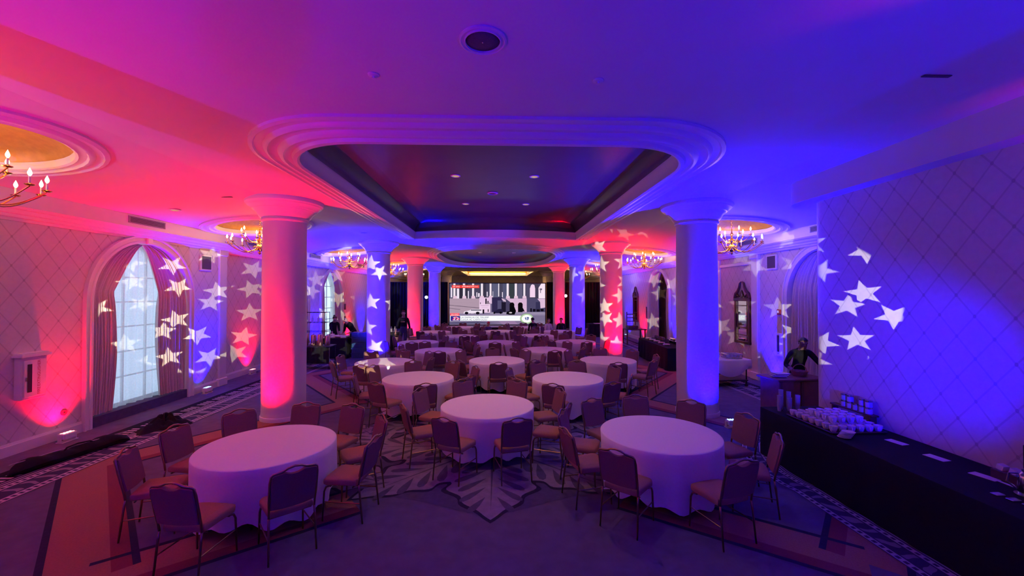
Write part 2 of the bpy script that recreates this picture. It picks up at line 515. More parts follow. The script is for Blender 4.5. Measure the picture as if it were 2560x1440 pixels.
# ---------------------------------------------------------------- ceiling with trays and domes
def tray_path(w, y0, y1, r, b, na=14, nb=24):
    r = max(r, .02); p = [(-w, y1)]
    for i in range(na+1):
        a = PI + PI/2*i/na; p.append((-w+r+r*math.cos(a), y0+r+r*math.sin(a)))
    for i in range(na+1):
        a = 3*PI/2 + PI/2*i/na; p.append((w-r+r*math.cos(a), y0+r+r*math.sin(a)))
    for i in range(nb):
        x = w - 2*w*i/nb; p.append((x, y1 - b*(1-(x/w)**2)))
    return p
def tray1(d): return tray_path(3.28-d, 4.46+d*1.12, 14.35-d*.8, 1.55-d*.8, .55)
def tray2(d, n=72):
    w, h, c, e = 3.5-d, 6.5-d*1.15, 22.85, 2.7
    out = []
    for i in range(n):
        a = 2*PI*i/n + PI/2
        out.append((w*math.copysign(abs(math.cos(a))**(2/e), math.cos(a)), c+h*math.copysign(abs(math.sin(a))**(2/e), math.sin(a))))
    return out
def tray3(d): return [(-3.4+d, 42.5-d), (-3.4+d, 33.6+d), (3.4-d, 33.6+d), (3.4-d, 42.5-d)]
DOMES = [(-6.15, 4.9), (-6.15, 10.9), (-6.15, 17.35), (-6.15, 24.0), (-6.15, 30.6), (6.2, 10.5), (6.2, 16.95), (6.2, 23.7), (6.2, 30.4)]
def circle(cx, cy, r, n=40): return [(cx+r*math.cos(2*PI*i/n), cy+r*math.sin(2*PI*i/n)) for i in range(n)]
holes = [tray1(0), tray2(0), tray3(0)] + [circle(x, y, 1.12) for x, y in DOMES]
lines = [((s*x, Y0-.1), (s*x, YB+.1)) for s in (-1,1) for x in (4.6, 5.3, 6.0, 6.7, 7.4)]
V2, F2 = cdt_region([(-8.5,Y0-.2),(8.5,Y0-.2),(8.5,YB+.2),(-8.5,YB+.2)], holes, lines)
cb = MB(); cb.add([(x,y,zc(x)) for x,y in V2], [tuple(reversed(f)) for f in F2])
# a roof slab above keeps daylight out of the ceiling void
cb.box(-9, Y0-.6, 5.9, 9, YB+.6, 6.0)
ceiling = tag(cb.build('ceiling', M['plaster']), 'purple lit plaster ceiling with recessed trays', None, None, 'structure')
mould = [(0,.002),(0,-.035),(.05,-.045),(.07,-.02),(.16,-.02),(.18,-.055),(.215,-.065),(.24,-.04),(.33,-.045),(.35,-.085),(.40,-.10),(.43,-.07),(.50,-.075),(.52,-.115),(.57,-.125),(.60,-.10)]
def tray(fn, name, hgt, cove, dark=M['tray_dark'], zscale=1, sc=1):
    b = MB(); b.loft([[(x,y,ZC+z*zscale) for x,y in fn(d*sc)] for d, z in mould]); d0 = .60*sc
    b.loft([[(x,y,ZC+z) for x,y in fn(d)] for d, z in ((d0,-.10),(d0,.06),(d0+.04,.10),(d0+.04,.14))])
    b.build(name+'_moulding', M['moulding'], ceiling, smooth=50)
    c = MB(); rings = [(d0-.02, .10)]
    for i in range(9):
        a = PI/2*i/8; rings.append((d0+.02+cove*(1-math.cos(a)), .16+(hgt-.16)*math.sin(a)))
    c.loft([[(x,y,ZC+z) for x,y in fn(d)] for d, z in rings])
    last = fn(rings[-1][0]); c.add([(x,y,ZC+hgt) for x,y in last], [tuple(range(len(last)))])
    c.build(name+'_recess', dark, ceiling, smooth=60)
tray(tray1, 'long_tray', .50, .50, sc=.88)
tray(tray2, 'oval_tray', .45, .5, sc=.75)
tray(tray3, 'far_tray', .5, .1, dark=M['gold_dome'], sc=.6)
for x, y in DOMES:
    zz = lambda px: zc(px)
    b = MB()
    prof = [(1.27,.002),(1.27,-.03),(1.22,-.045),(1.20,-.02),(1.14,-.02),(1.12,-.05),(1.07,-.055),(1.05,-.02),(1.0,-.02),(.97,-.045),(.94,-.03),(.93,.06)]
    b.loft([[(px,py,zz(px)+z) for px,py in circle(x,y,r)] for r, z in prof])
    b.build('dome_moulding', M['moulding'], ceiling, smooth=50)
    c = MB()
    c.loft([[(px,py,zz(x)*.5+zz(px)*.5+z if r > .5 else zz(x)+z) for px,py in circle(x,y,r)] for r, z in ((.95,.02),(.94,.10),(.86,.20),(.70,.29),(.48,.35),(.22,.385),(.01,.39))])
    c.build('dome', M['gold_dome'], ceiling, smooth='all')

# ---------------------------------------------------------------- walls with arched openings
def arch_path(c, hw, spring, z0=0, n=20):
    return [(c-hw, z0)] + [(c-hw*math.cos(PI*i/n), spring+hw*math.sin(PI*i/n)) for i in range(n+1)] + [(c+hw, z0)]
def side_wall(name, X, ya, yb, arches, sgn, label):
    """sgn = +1 when the room lies on the +X side"""
    V, F = cdt_region([(ya,-.02),(yb,-.02),(yb,5.0),(ya,5.0)], [arch_path(c, hw, s, -.05) for c, hw, s in arches])
    b = MB(); b.add([(X, y, z) for y, z in V], F)
    for c, hw, s in arches:
        p = arch_path(c, hw, s, -.02)
        b.loft([[(X, y, z) for y, z in p], [(X-sgn*.55, y, z) for y, z in p]], closed=False, mi=1)
    o = b.build(name, [M['wallpaper'], M['moulding']])
    return tag(o, label, None, None, 'structure')
SPR = 2.49
wl = side_wall('wall_left', XL, Y0, 12.0, [(9.38, 1.22, SPR)], 1, 'diamond papered left wall with arched window')
wl2 = side_wall('wall_left_far', XL2, 12.0, YB, [(16.5, 1.2, SPR), (20.3, 1.2, SPR)], 1, 'diamond papered left wall beyond the pilaster')
wr = side_wall('wall_right', XR, 6.8, YB, [(9.62, 1.22, SPR), (19.8, 1.2, SPR)], -1, 'diamond papered right wall with arched windows')
b = MB(); b.box(-9, YB, -.1, 9, YB+.2, 5.9); tag(b.build('wall_back', M['wallpaper']), 'far end wall behind the stage', None, None, 'structure')
b = MB(); b.box(-9, Y0-.2, -.1, 9, Y0, 5.9); tag(b.build('wall_front', M['wallpaper']), 'wall behind the camera', None, None, 'structure')
# return of the left wall with its pilaster strip
b = MB(); b.box(XL2-.1, 11.86, 0, XL, 12.0, 5.0); b.bbox(XL-.02, 11.72, 0, XL+.05, 12.03, 3.86, .015); b.bbox(XL-.02,11.68,0,XL+.075,12.05,.22,.015); b.bbox(XL-.02,11.68,3.66,XL+.08,12.05,3.84,.015)
tag(b.build('trim_1', M['moulding']), 'pilaster strip at the left wall return', None, None, 'structure')
b = MB(); b.bbox(XR-.08, 12.05, 0, XR+.02, 12.36, 3.86, .015); b.bbox(XR-.11,12.0,0,XR,12.41,.22,.015); b.bbox(XR-.11,12.0,3.66,XR,12.41,3.84,.015)
b.bbox(XR-.06, 14.2, 0, XR+.02, 14.42, 3.86, .015); b.bbox(XR-.05, 12.36, 3.50, XR+.02, 14.2, 3.60, .012)
tag(b.build('trim_2', M['moulding']), 'pilaster strips framing the right wall panel', None, None, 'structure')
# near right wall block with rounded end and drop beam
XN = 5.36
def blk(x, y, r, n=10):
    p = [(8.3, Y0), (x, Y0)]
    for i in range(n+1):
        a = PI - PI/2*i/n; p.append((x+r+r*math.cos(a), y-r+r*math.sin(a)))
    return p + [(8.3, y)]
b = MB(); poly = blk(XN, 6.86, .42); b.prism(poly, -.02, 4.9)
tag(b.build('wall_near_right', M['wallpaper'], smooth=30), 'near right papered wall block with rounded end', None, None, 'structure')
b = MB(); poly = blk(XN-.27, 7.15, .50); b.prism(poly, 4.12, 4.62)
tag(b.build('trim_3', M['plaster'], smooth=30), 'dropped plaster beam above near right wall', None, None, 'structure')

# cornices and baseboards
def run(name, X, sgn, ya, yb, prof, m, label):
    """prof: (distance from wall into the room, z)"""
    b = MB(); b.loft([[(X+sgn*d, ya, z) for d, z in prof], [(X+sgn*d, yb, z) for d, z in prof]], closed=False)
    return tag(b.build(name, m, smooth=30), label, None, None, 'structure')
corn = [(.0,3.78),(.03,3.78),(.05,3.82),(.12,3.83),(.14,3.87),(.20,3.88),(.24,3.93),(.30,3.94),(.33,3.97),(.35,3.97),(.35,4.30)]
run('trim_4', XL, 1, Y0, 12.05, corn, M['moulding'], 'stepped cornice along the near left wall')
corn2 = [(0,3.78)]+[(d+.27, z) for d, z in corn]
run('trim_5', XL2, 1, 12.0, YB, corn2, M['moulding'], 'stepped cornice along the far left wall')
run('trim_6', XR, -1, 7.1, YB, [(0,3.78)]+[(d+.1, z) for d, z in corn], M['moulding'], 'stepped cornice along the right wall')
bp = [(.0,.20),(.012,.20),(.018,.165),(.026,.16),(.026,0)]
def basebd(name, X, sgn, spans, label):
    b = MB()
    for ya, yb in spans: b.loft([[(X+sgn*d, ya, z) for d, z in bp], [(X+sgn*d, yb, z) for d, z in bp]], closed=False)
    return tag(b.build(name, M['trimwood']), label, None, None, 'structure')
basebd('baseboard_left', XL, 1, [(Y0,8.0),(10.77,11.7)], 'white baseboard of the left wall')
basebd('baseboard_left_far', XL2, 1, [(12.03,15.15),(17.85,18.95),(21.65,YB)], 'white baseboard of the far left wall')
basebd('baseboard_right', XR, -1, [(6.9,8.25),(11.0,12.0),(12.4,14.2),(14.42,18.45),(21.15,YB)], 'white baseboard of the right wall')
# vertical edge strip near the left frame edge
b = MB(); b.bbox(XL-.01, 6.52, .2, XL+.03, 6.62, 3.78, .01)
tag(b.build('trim_7', M['moulding']), 'thin vertical wall moulding at far left', None, None, 'structure')
# fascia air grilles
def fascia_grille(X, sgn, y, lab, L=.88):
    t = thing('air_grille', lab, 'grille', (X, y, 4.115), 0, 'fascia air grilles')
    b = MB(); b.box(-.01*1, -L/2, -.06, .01, L/2, .06); b.build('backing', M['grille'], t)
    f = MB()
    for z0, z1 in ((-.07,-.055),(.055,.07)): f.box(-.014,-L/2-.015,z0,.014,L/2+.015,z1)
    for s in (-1,1): f.box(-.014, s*(L/2)-.012, -.06, .014, s*(L/2)+.012, .06)
    f.build('frame', M['grey_paint'], t)
    for k in range(4):
        s = MB(); z = -.042+.028*k; s.box(-.013,-L/2,z-.003,.013,L/2,z+.003); s.build('slat', M['grey_paint'], t)
for y, n in ((8.97,'beside the near arched window'),(12.9,'above the starry wall panel'),(17.0,'above the bottle rack'),(22.6,'left of the second column')):
    fascia_grille(XL+.36, 1, y, 'dark slotted air grille in left fascia '+n)
for y, n in ((9.0,'by the near right arch'),(11.9,'beside the right chandelier'),(16.2,'behind the front blue column')):
    fascia_grille(XR-.46, -1, y, 'dark slotted air grille in right fascia '+n)

# ---------------------------------------------------------------- arched windows, curtains
def window(idx, X, sgn, c, hw, spr, lit, lab, where):
    """sgn=+1: room on the +X side"""
    out = -sgn
    t = bpy.data.objects.new('window_%d' % idx, None); COL.objects.link(t); tag(t, lab, None, None, 'structure')
    # architrave
    b = MB(); rings = []
    for d, h in ((.0,.0),(.0,.05),(.05,.055),(.06,.035),(.12,.04),(.13,.065),(.165,.07),(.17,.0)):
        rings.append([(X+sgn*h, y, z) for y, z in arch_path(c, hw+d, spr, 0, 24)])
    b.loft(rings, closed=False); b.build('architrave', M['moulding'], t, smooth=40)
    k = MB(); k.bbox(X-.0 if sgn>0 else X-.09, c-.07, spr+hw-.02, X+.09 if sgn>0 else X, c+.07, spr+hw+.19, .012); k.build('keystone', M['moulding'], t)
    # step
    s = MB(); x0, x1 = sorted((X+out*.55, X+sgn*.012)); s.box(x0, c-hw+.002, 0, x1, c+hw-.002, .20); s.build('sill_step', M['carpet_mid'] if lit else M['trimwood'], t)
    xg = X+out*.50
    if lit:
        g = MB(); p = arch_path(c, hw, spr, .2); g.prism([(y,z) for y,z in p], -.004, .004, M=Matrix(((0,0,1,xg),(1,0,0,0),(0,1,0,0),(0,0,0,1)))); g.build('pane', M['glass'], t)
        f = MB()
        for y in (-.6,-.02,.56):
            f.box(xg-.02, c+y, .2, xg+.02, c+y+.04, spr+math.sqrt(max(.01,hw*hw-(y+.02)**2)))
        for z in (.75,1.3,1.85,2.4,2.95): 
            h = hw if z < spr else math.sqrt(hw*hw-(z-spr)**2)
            f.box(xg-.015, c-h, z, xg+.015, c+h, z+.03)
        f.build('glazing_bar', M['white_metal'], t)
    else:
        g = MB(); p = arch_path(c, hw, spr, .0); g.prism([(y,z) for y,z in p], -.01, .01, M=Matrix(((0,0,1,xg),(1,0,0,0),(0,1,0,0),(0,0,0,1)))); g.build('blind', M['blind'], t)
    return t
def hwz(z, hw, spr): return hw if z <= spr else math.sqrt(max(0, hw*hw-(z-spr)**2))
def curtains(X, sgn, c, hw, spr, lab, near_w=.50, far_w=.46, tie=2.45, group='arch window curtains', ripples=9):
    out = -sgn; xc = X+out*.07; top = spr+hw-.02
    for side, wfrac, nm in ((-1, near_w, 'near'), (1, far_w, 'far')):
        ttl = 'mauve curtain panel, %s half of the %s' % (nm, lab)
        t = thing('curtain', ttl, 'curtain', (0,0,0), 0, group)
        def edge(z):
            if z >= tie:
                q = (top-z)/(top-tie); return hw*(1-wfrac)*(q**.75)
            q = (tie-z)/(tie-.22); return hw*((1-wfrac)+.06*math.sin(PI*q)*-1+.03*q)
        def fn(u, v):
            z = .215+(top-.215)*v
            o = max(.012, hwz(z, hw, spr)-.015); e = min(edge(z), o-.01)
            y = e+(o-e)*u
            amp = .045 if z < tie else .03
            squeeze = 1-.45*math.exp(-((z-tie)/.18)**2)
            x = xc+out*(.10*(1-u)*.4)+amp*squeeze*math.sin(2*PI*ripples*(u**.9)+1.5*v+side)+.012*math.sin(23*u+7*v)
            return (x, c+side*y, z)
        b = MB(); b.sheet(fn, 56, 40); b.build('panel', M['curtain'], t, smooth='all')
def sheers(X, sgn, c, hw, spr, lab):
    out = -sgn; xc = X+out*.20
    def fn(u, v):
        z = .21+(spr+hw-.03-.21)*v; h = max(.01, hwz(z, hw, spr)-.02)
        return (xc+.03*math.sin(2*PI*11*u+.6*math.sin(5*v))+.012*math.sin(41*u), c-h+2*h*u, z)
    b = MB(); b.sheet(fn, 110, 24)
    tag(b.build('sheer_curtain', M['sheer'], smooth='all'), lab, 'curtain')
window(1, XL, 1, 9.38, 1.22, SPR, True, 'bright arched window with glazing bars, near left wall', '')
curtains(XL, 1, 9.38, 1.22, SPR, 'daylit near left arch', .47, .62, 2.62)
sheers(XL, 1, 9.38, 1.22, SPR, 'translucent white sheer in the near left arch')
window(2, XL2, 1, 16.5, 1.2, SPR, False, 'shaded arched window mostly hidden by the red column', '')
curtains(XL2, 1, 16.5, 1.2, SPR, 'left arch hidden behind red column', .9, .9)
window(3, XL2, 1, 20.3, 1.2, SPR, True, 'white daylit arched window behind the stooping staff', '')
curtains(XL2, 1, 20.3, 1.2, SPR, 'white daylit arch behind staff', .45, .50, 2.9)
window(4, XR, -1, 9.62, 1.22, SPR, False, 'dark arched window beside the near right wall', '')
curtains(XR, -1, 9.62, 1.22, SPR, 'near right dark arch', .55, .72, 2.7)
window(5, XR, -1, 19.8, 1.2, SPR, False, 'dark arched window behind the black buffet', '')
curtains(XR, -1, 19.8, 1.2, SPR, 'right arch behind black buffet', .40, .62, 2.9)

# ---------------------------------------------------------------- columns
CX, CY0 = 4.44, 8.84
cs = MB(); cs.lathe([(.42,.16),(.424,1.5),(.422,3.0),(.415,4.12)], 64)
ca = MB(); ca.lathe([(.415,4.09),(.445,4.10),(.455,4.125),(.44,4.15),(.44,4.175),(.47,4.19),(.50,4.23),(.53,4.29),(.575,4.33),(.585,4.35),(.61,4.355),(.63,4.385),(.665,4.42),(.70,4.43),(.715,4.455),(.735,4.47),(.745,4.50),(.745,4.56)], 64)
bs = MB(); bs.lathe([(.445,0),(.445,.07),(.438,.085),(.428,.09),(.42,.17)], 64)
me_s, me_c, me_b = cs.mesh('shaft', M['column'], 30), ca.mesh('capital', M['column'], 30), bs.mesh('base', M['column'], 30)
cname = {(-1,0):'red lit round column nearest, left of front tables', (1,0):'blue lit round column nearest, right of front tables',
  (-1,1):'blue lit column with projected stars, second on left', (1,1):'red lit column with projected stars, second on right',
  (-1,2):'red lit column, third on the left side', (1,2):'blue lit column, third on the right side',
  (-1,3):'blue lit column, left of the video screen', (1,3):'red lit column, right of the video screen',
  (-1,4):'pale column rising behind drape left of screen', (1,4):'pale column rising behind drape right of screen',
  (-1,-1):'round column beside the camera on the left', (1,-1):'round column beside the camera on the right'}
for (s, k), lab in cname.items():
    t = thing('column', lab, 'column', (s*CX, CY0+P*k, 0), 0, 'ballroom columns')
    part('shaft', me_s, t); part('capital', me_c, t); part('base', me_b, t)
# ================================================================ LAMPS
def spot(name, pos, aim, W, col, size, blend, rad, parent=None):
    l = bpy.data.lights.new(name, 'SPOT'); l.energy = W; l.color = col; l.spot_size = R(size); l.spot_blend = blend; l.shadow_soft_size = rad
    o = bpy.data.objects.new(name, l); COL.objects.link(o)
    d = Vector(aim)-Vector(pos)
    o.rotation_mode = 'QUATERNION'; o.rotation_quaternion = d.to_track_quat('-Z', 'Y'); o.location = pos
    if parent:
        o.parent = parent; o.matrix_parent_inverse = parent.matrix_world.inverted()
    return o
ub = MB(); ub.bbox(-.11,-.07,.05,.11,.07,.15,.012)
ub_y = MB(); ub_y.box(-.135,-.03,.0,-.12,.03,.12); ub_y.box(.12,-.03,.0,.135,.03,.12); ub_y.box(-.135,-.06,0,.135,.06,.012)
ul = {}
for nm, c in (('red', RED), ('blue', BLUE)):
    b = MB()
    for i in range(4):
        for j in range(2): b.lathe([(.001,.149),(.018,.150),(.016,.156),(.001,.158)], 8, cx=-.075+.05*i, cy=-.025+.05*j)
    ul[nm] = b.mesh('led_lens', glow('led_'+nm, (1,.25,.25) if nm == 'red' else (.2,.5,1), 6))
me_ub, me_uy = ub.mesh('housing', M['white_metal']), ub_y.mesh('yoke', M['white_metal'])
def uplight(x, y, rz, colr, aim, W, size, lab, blend=.7, group='floor uplights'):
    t = thing('uplight', lab, 'uplight', (x, y, .0), rz, group)
    part('housing', me_ub, t); part('yoke', me_uy, t); part('led_lens', ul[colr], t)
    bpy.context.view_layer.update()
    if W: spot('uplight_beam', (x, y, .175), aim, W, RED if colr == 'red' else BLUE, size, blend, .06, t)
    return t
for (s, k) in cname:
    if k in (4,): continue
    if k == -1: c = 'red' if s < 0 else 'blue'  # unseen right lamp by the camera is blue as added ceiling fill
    else: c = 'red' if ((s < 0) == (k % 2 == 0)) else 'blue'
    x, y = s*CX, CY0+P*k
    side = {-1:'left',1:'right'}[s]
    nn = ['camera side','front','second','third','fourth'][k+1]
    W = ((W_NEAR_RED if s < 0 else W_NEAR_BLUE) if k == -1 else (W_COL_RED if c == 'red' else W_COL_BLUE))
    px, py = x+s*.20, y-1.0
    if k == -1: px, py = (x-.1, y+.62) if s < 0 else (x-.66, y+.1)
    uplight(px, py, 0, c, (x+s*.08, y-(.36 if k >= 0 else -.75), 2.1 if k >= 0 else 4.2), W, 124, '%s LED uplight at the foot of the %s %s column' % (c, nn, side), 1.0)
# wall uplights
WU = [(-7.52, 7.52, 'red', 'below the extinguisher cabinet'), (-7.52, 11.0, 'blue', 'right of the near left arch'), (-7.86, 13.55, 'red', 'under the starry left panel'),
      (-7.86, 18.4, 'blue', 'between the two far left arches'), (-7.86, 22.4, 'red', 'right of the white daylit arch'), (-7.86, 24.6, 'blue', 'behind the blue crates'),
      (7.72, 11.35, 'blue', 'right of the mirror by the near right arch'), (7.72, 17.6, 'blue', 'beyond the black buffet'), (7.72, 21.9, 'red', 'left of the right arch'), (7.72, 24.3, 'blue', 'below the far right mirror')]
for x, y, c, w in WU:
    s = 1 if x > 0 else -1
    uplight(x, y, PI/2, c, (x+s*.21, y, .78), W_WALL_RED if c == 'red' else W_WALL_BLUE, 96, '%s LED uplight on floor %s' % (c, w), 1.0)
uplight(7.0, -3.7, 0, 'red', (6.0, -3.0, 3.2), W_WALL_RED*1.2, 90, 'red LED uplight on rear wall, far right', .8) if False else None
# a blue wash across the buffet wall, its unseen lamp placed beside the camera
t = thing('wash_light', 'blue LED wash light on stand beside the camera', 'uplight', (3.5, 1.5, 0), R(-30))
part('housing', me_ub, t, (0,0,1.2)); part('led_lens', ul['blue'], t, (0,0,1.2))
b = MB(); b.tube([(0,0,.3),(0,0,1.25)], .014, 8); [b.tube([(0,0,.5),(.3*math.cos(a),.3*math.sin(a),.008)], .010, 5) for a in (0,2.1,4.2)]; b.build('stand', M['black_metal'], t)
bpy.context.view_layer.update()
spot('wash_beam', (3.55, 1.55, 1.39), (5.36, 5.45, 1.9), 2600, BLUE, 38, 1.0, .08, t)
uplight(4.9, 1.2, 0, 'red', (4.6, 1.6, 4.2), W_WALL_RED*.5, 70, 'red LED uplight behind the right camera column', .8)
# unseen uplights behind the camera; the rear blue pair is added fill
uplight(-7.52, 2.2, PI/2, 'red', (-7.0, 2.2, 3.2), W_WALL_RED*.8, 80, 'red LED uplight on left wall behind the camera', .8)
uplight(-6.6, -3.6, 0, 'blue', (-5.8, -2.6, 3.2), W_WALL_BLUE*1.7, 130, 'added blue fill uplight on rear wall, left one', .8)
uplight(4.6, -3.6, 0, 'blue', (4.0, -2.6, 3.2), W_WALL_BLUE*1.3, 130, 'added blue fill uplight on rear wall, right one', .8)

# ---------------------------------------------------------------- chandeliers
def arm_mesh(Rr, z0, zc_, dip):
    """one S-arm from the stem out to its candle cup"""
    pts = []
    for i in range(13):
        t = i/12; pts.append((.05+(Rr-.05)*t, 0, z0+(zc_-z0)*t*t - dip*math.sin(PI*t)*(1-.25*t)))
    a = MB(); a.tube(pts, .009, 6)
    sc = [(.10+.05*math.cos(x), 0, z0-.015+.05*math.sin(x)) for x in [i*PI/6 for i in range(11)]]
    a.tube(sc, .006, 5)
    a.lathe([(.001,0),(.035,.004),(.05,.018),(.046,.022),(.012,.012),(.012,.03),(.016,.034)], 10, cx=Rr, cz=zc_)
    c = MB(); c.lathe([(.011,.03),(.011,.115),(.002,.118)], 8, cx=Rr, cz=zc_)
    b = MB(); b.lathe([(.004,.115),(.017,.135),(.021,.155),(.014,.18),(.004,.205),(.0005,.215)], 8, cx=Rr, cz=zc_)
    return a.mesh('arm', M['brass'], 40), c.mesh('candle', M['candle']), b.mesh('bulb', M['bulb'], 'all')
AL, AU = arm_mesh(.70, 3.80, 3.88, .16), arm_mesh(.43, 3.98, 4.10, .08)
st = MB(); st.lathe([(.001,3.62),(.02,3.63),(.035,3.66),(.02,3.69),(.045,3.71),(.09,3.75),(.10,3.80),(.07,3.86),(.03,3.89),(.025,3.93),(.05,3.96),(.06,3.99),(.035,4.03),(.02,4.07),(.03,4.12),(.045,4.15),(.02,4.19),(.012,4.24),(.012,4.30)], 14)
me_st = st.mesh('stem', M['brass'], 40)
chm = MB()
for i in range(8):
    z = 4.30+.05*i
    chm.tube([(.016*math.cos(a)*(1 if i % 2 else 0), .016*math.cos(a)*(0 if i % 2 else 1), z+.03+.032*math.sin(a)) for a in [2*PI*j/8 for j in range(8)]], .005, 4, closed=True)
chm.lathe([(.002,4.70),(.07,4.72),(.075,4.745),(.002,4.75)], 14)
me_ch = chm.mesh('chain', M['brass'])
where = ['cut by the left frame edge','left of the red front column','above the white daylit arch','left, beyond the second column','farthest on the left','right of the blue front column','left of the blue front column','right, beyond the second column','farthest on the right']
for (x, y), w in zip(DOMES, where):
    t = thing('chandelier', 'brass candle chandelier under gold dome, '+w, 'chandelier', (x, y, 0), 0, 'brass chandeliers')
    dz = zc(x)+.39-4.75
    ch = part('chain', me_ch, t, (0,0,dz)); part('stem', me_st, t)
    off = random.random()
    for n, A in ((12, AL), (6, AU)):
        for i in range(n):
            a = 2*PI*(i+off)/n
            ar = part('arm', A[0], t, None, a); part('candle', A[1], ar); part('bulb', A[2], ar)
    l = bpy.data.lights.new('candle_light', 'POINT'); l.energy = W_CHAND; l.color = WARM; l.shadow_soft_size = .28
    o = bpy.data.objects.new('candle_light', l); COL.objects.link(o); o.parent = t; o.location = (0,0,4.02)

# ---------------------------------------------------------------- star gobo projectors (behind and beside the camera)
def gobo_nodes(l, cells, seed, rot=0):
    l.use_nodes = True; nt = l.node_tree; q = NT(nt)
    em = next(n for n in nt.nodes if n.type == 'EMISSION')
    tc = nt.nodes.new('ShaderNodeTexCoord'); sp = nt.nodes.new('ShaderNodeSeparateXYZ'); nt.links.new(tc.outputs['Normal'], sp.inputs[0])
    u = q.m('MULTIPLY_ADD', q.m('DIVIDE', sp.outputs[0], sp.outputs[2]), cells, seed)
    v = q.m('MULTIPLY_ADD', q.m('DIVIDE', sp.outputs[1], sp.outputs[2]), cells, seed*.37+11)
    cb_ = nt.nodes.new('ShaderNodeCombineXYZ'); nt.links.new(u, cb_.inputs[0]); nt.links.new(v, cb_.inputs[1])
    vo = nt.nodes.new('ShaderNodeTexVoronoi'); vo.voronoi_dimensions = '2D'; vo.feature = 'F1'
    vo.inputs['Scale'].default_value = 1; vo.inputs['Randomness'].default_value = .75
    nt.links.new(cb_.outputs[0], vo.inputs['Vector'])
    ps = nt.nodes.new('ShaderNodeSeparateXYZ'); nt.links.new(vo.outputs['Position'], ps.inputs[0])
    cs_ = nt.nodes.new('ShaderNodeSeparateXYZ'); nt.links.new(vo.outputs['Color'], cs_.inputs[0])
    dx, dy = q.m('SUBTRACT', u, ps.outputs[0]), q.m('SUBTRACT', v, ps.outputs[1])
    r = q.m('SQRT', q.m('ADD', q.m('MULTIPLY', dx, dx), q.m('MULTIPLY', dy, dy)))
    a = q.m('ADD', q.m('ARCTAN2', dy, dx), q.m('MULTIPLY', cs_.outputs[0], 6.283))
    k = 2*PI/5
    ap = q.m('ABSOLUTE', q.m('SUBTRACT', q.m('MODULO', q.m('ADD', a, 8*k+k/2), k), k/2))
    Rr, ri = .44, .185
    bx, by = ri*math.cos(R(36))-Rr, ri*math.sin(R(36))
    px = q.m('SUBTRACT', q.m('MULTIPLY', r, q.m('COSINE', ap)), Rr); py = q.m('MULTIPLY', r, q.m('SINE', ap))
    d = q.m('SUBTRACT', q.m('MULTIPLY', py, bx), q.m('MULTIPLY', px, by))
    sharp = q.m('MULTIPLY_ADD', cs_.outputs[1], 260, 60)
    msk = q.m('MINIMUM', q.m('MAXIMUM', q.m('MULTIPLY', d, sharp), 0), 1)
    nt.links.new(msk, em.inputs['Strength'])
pj_body = MB(); pj_body.bbox(-.12,-.2,-.1,.12,.16,.1,.02); pj_body.tube([(0,.16,0),(0,.30,0)], [.07,.06], 14)
pj_st = MB()
for i in range(3):
    a = 2*PI*i/3+.3; pj_st.tube([(0,0,.75),(.5*math.cos(a),.5*math.sin(a),.012)], .012, 6)
pj_st.tube([(0,0,.6),(0,0,2.12)], .018, 8)
def gobo(x, y, aim, size, cells, seed, lab, W=1.0):
    t = thing('gobo_projector', lab, 'projector', (x, y, 0), 0, 'star projectors')
    d = Vector(aim)-Vector((x,y,2.25)); rz = math.atan2(-d.x, d.y)
    part('tripod', pj_st.mesh('tripod', M['black_metal']), t)
    part('lamp_head', pj_body.mesh('lamp_head', M['black_metal']), t, (0,0,2.25), rz)
    bpy.context.view_layer.update()
    dn = d.normalized(); p = Vector((x,y,2.25))+dn*.32
    o = spot('star_beam', tuple(p), aim, W_GOBO*W, (1.0,.93,.66), size, .08, .003, t)
    gobo_nodes(o.data, cells, seed)
gobo(-1.7, -.3, (-7.8, 11.4, 2.25), 16, 20, 3.3, 'star projector on tripod aimed at left wall panel', .85)
gobo(1.6, -.4, (-5.15, 15.3, 2.2), 16, 21, 7.1, 'star projector on tripod aimed at second left column', 1.2)
gobo(-1.2, -.9, (4.75, 15.3, 2.9), 15, 21, 12.4, 'star projector on tripod aimed at second right column', 1.1)
gobo(.55, -1.2, (7.55, 10.9, 2.55), 15, 18, 5.7, 'star projector on tripod aimed at right wall mirror', .45)

# ---------------------------------------------------------------- small ceiling fittings
def downlight(x, y, z, lab, r=.085, lit=True, group='recessed downlights', beam=0):
    t = thing('downlight', lab, 'downlight', (x,y,z), 0, group)
    b = MB(); b.lathe([(r*1.5,0),(r*1.5,-.008),(r*1.15,-.014),(r*1.05,-.004),(r,.03)], 20); b.build('trim_ring', M['trimwood'], t, smooth=40)
    if beam:
        bpy.context.view_layer.update(); spot('downlight_beam', (x, y, z-.03), (x, y, 0), W_DOWN*beam, (1.0, .46, .30), 110, .8, .06, t)
    c = MB(); c.lathe([(r*1.02,-.002),(r*.8,-.012),(.001,-.018)], 20); c.build('lens', M['dl_on'] if lit else M['grey_paint'], t)
M['dl_on'] = glow('dim_downlight_lens', (.62,.42,.22), .8)
zt = ZC+.498
for i, y in enumerate((5.9, 8.25, 10.9, 12.3)):
    for s in (-1, 1):
        if i == 3: continue
        downlight(s*.82+.02, y+.25, zt, 'dim gold downlight in dark tray, %s row %s' % (['nearest','second','third'][i], 'left' if s < 0 else 'right'), .07, beam=1)
downlight(-6.55, 8.6, zc(-6.55)-.001, 'lit downlight left of the red front column', .075, beam=1)
downlight(-4.2, 13.2, zc(-4.2)-.001, 'white ring downlight right of the red front column', .10, False)
downlight(5.5, 20.0, zc(5.5)-.001, 'small downlight beyond the blue front column', .08, False)
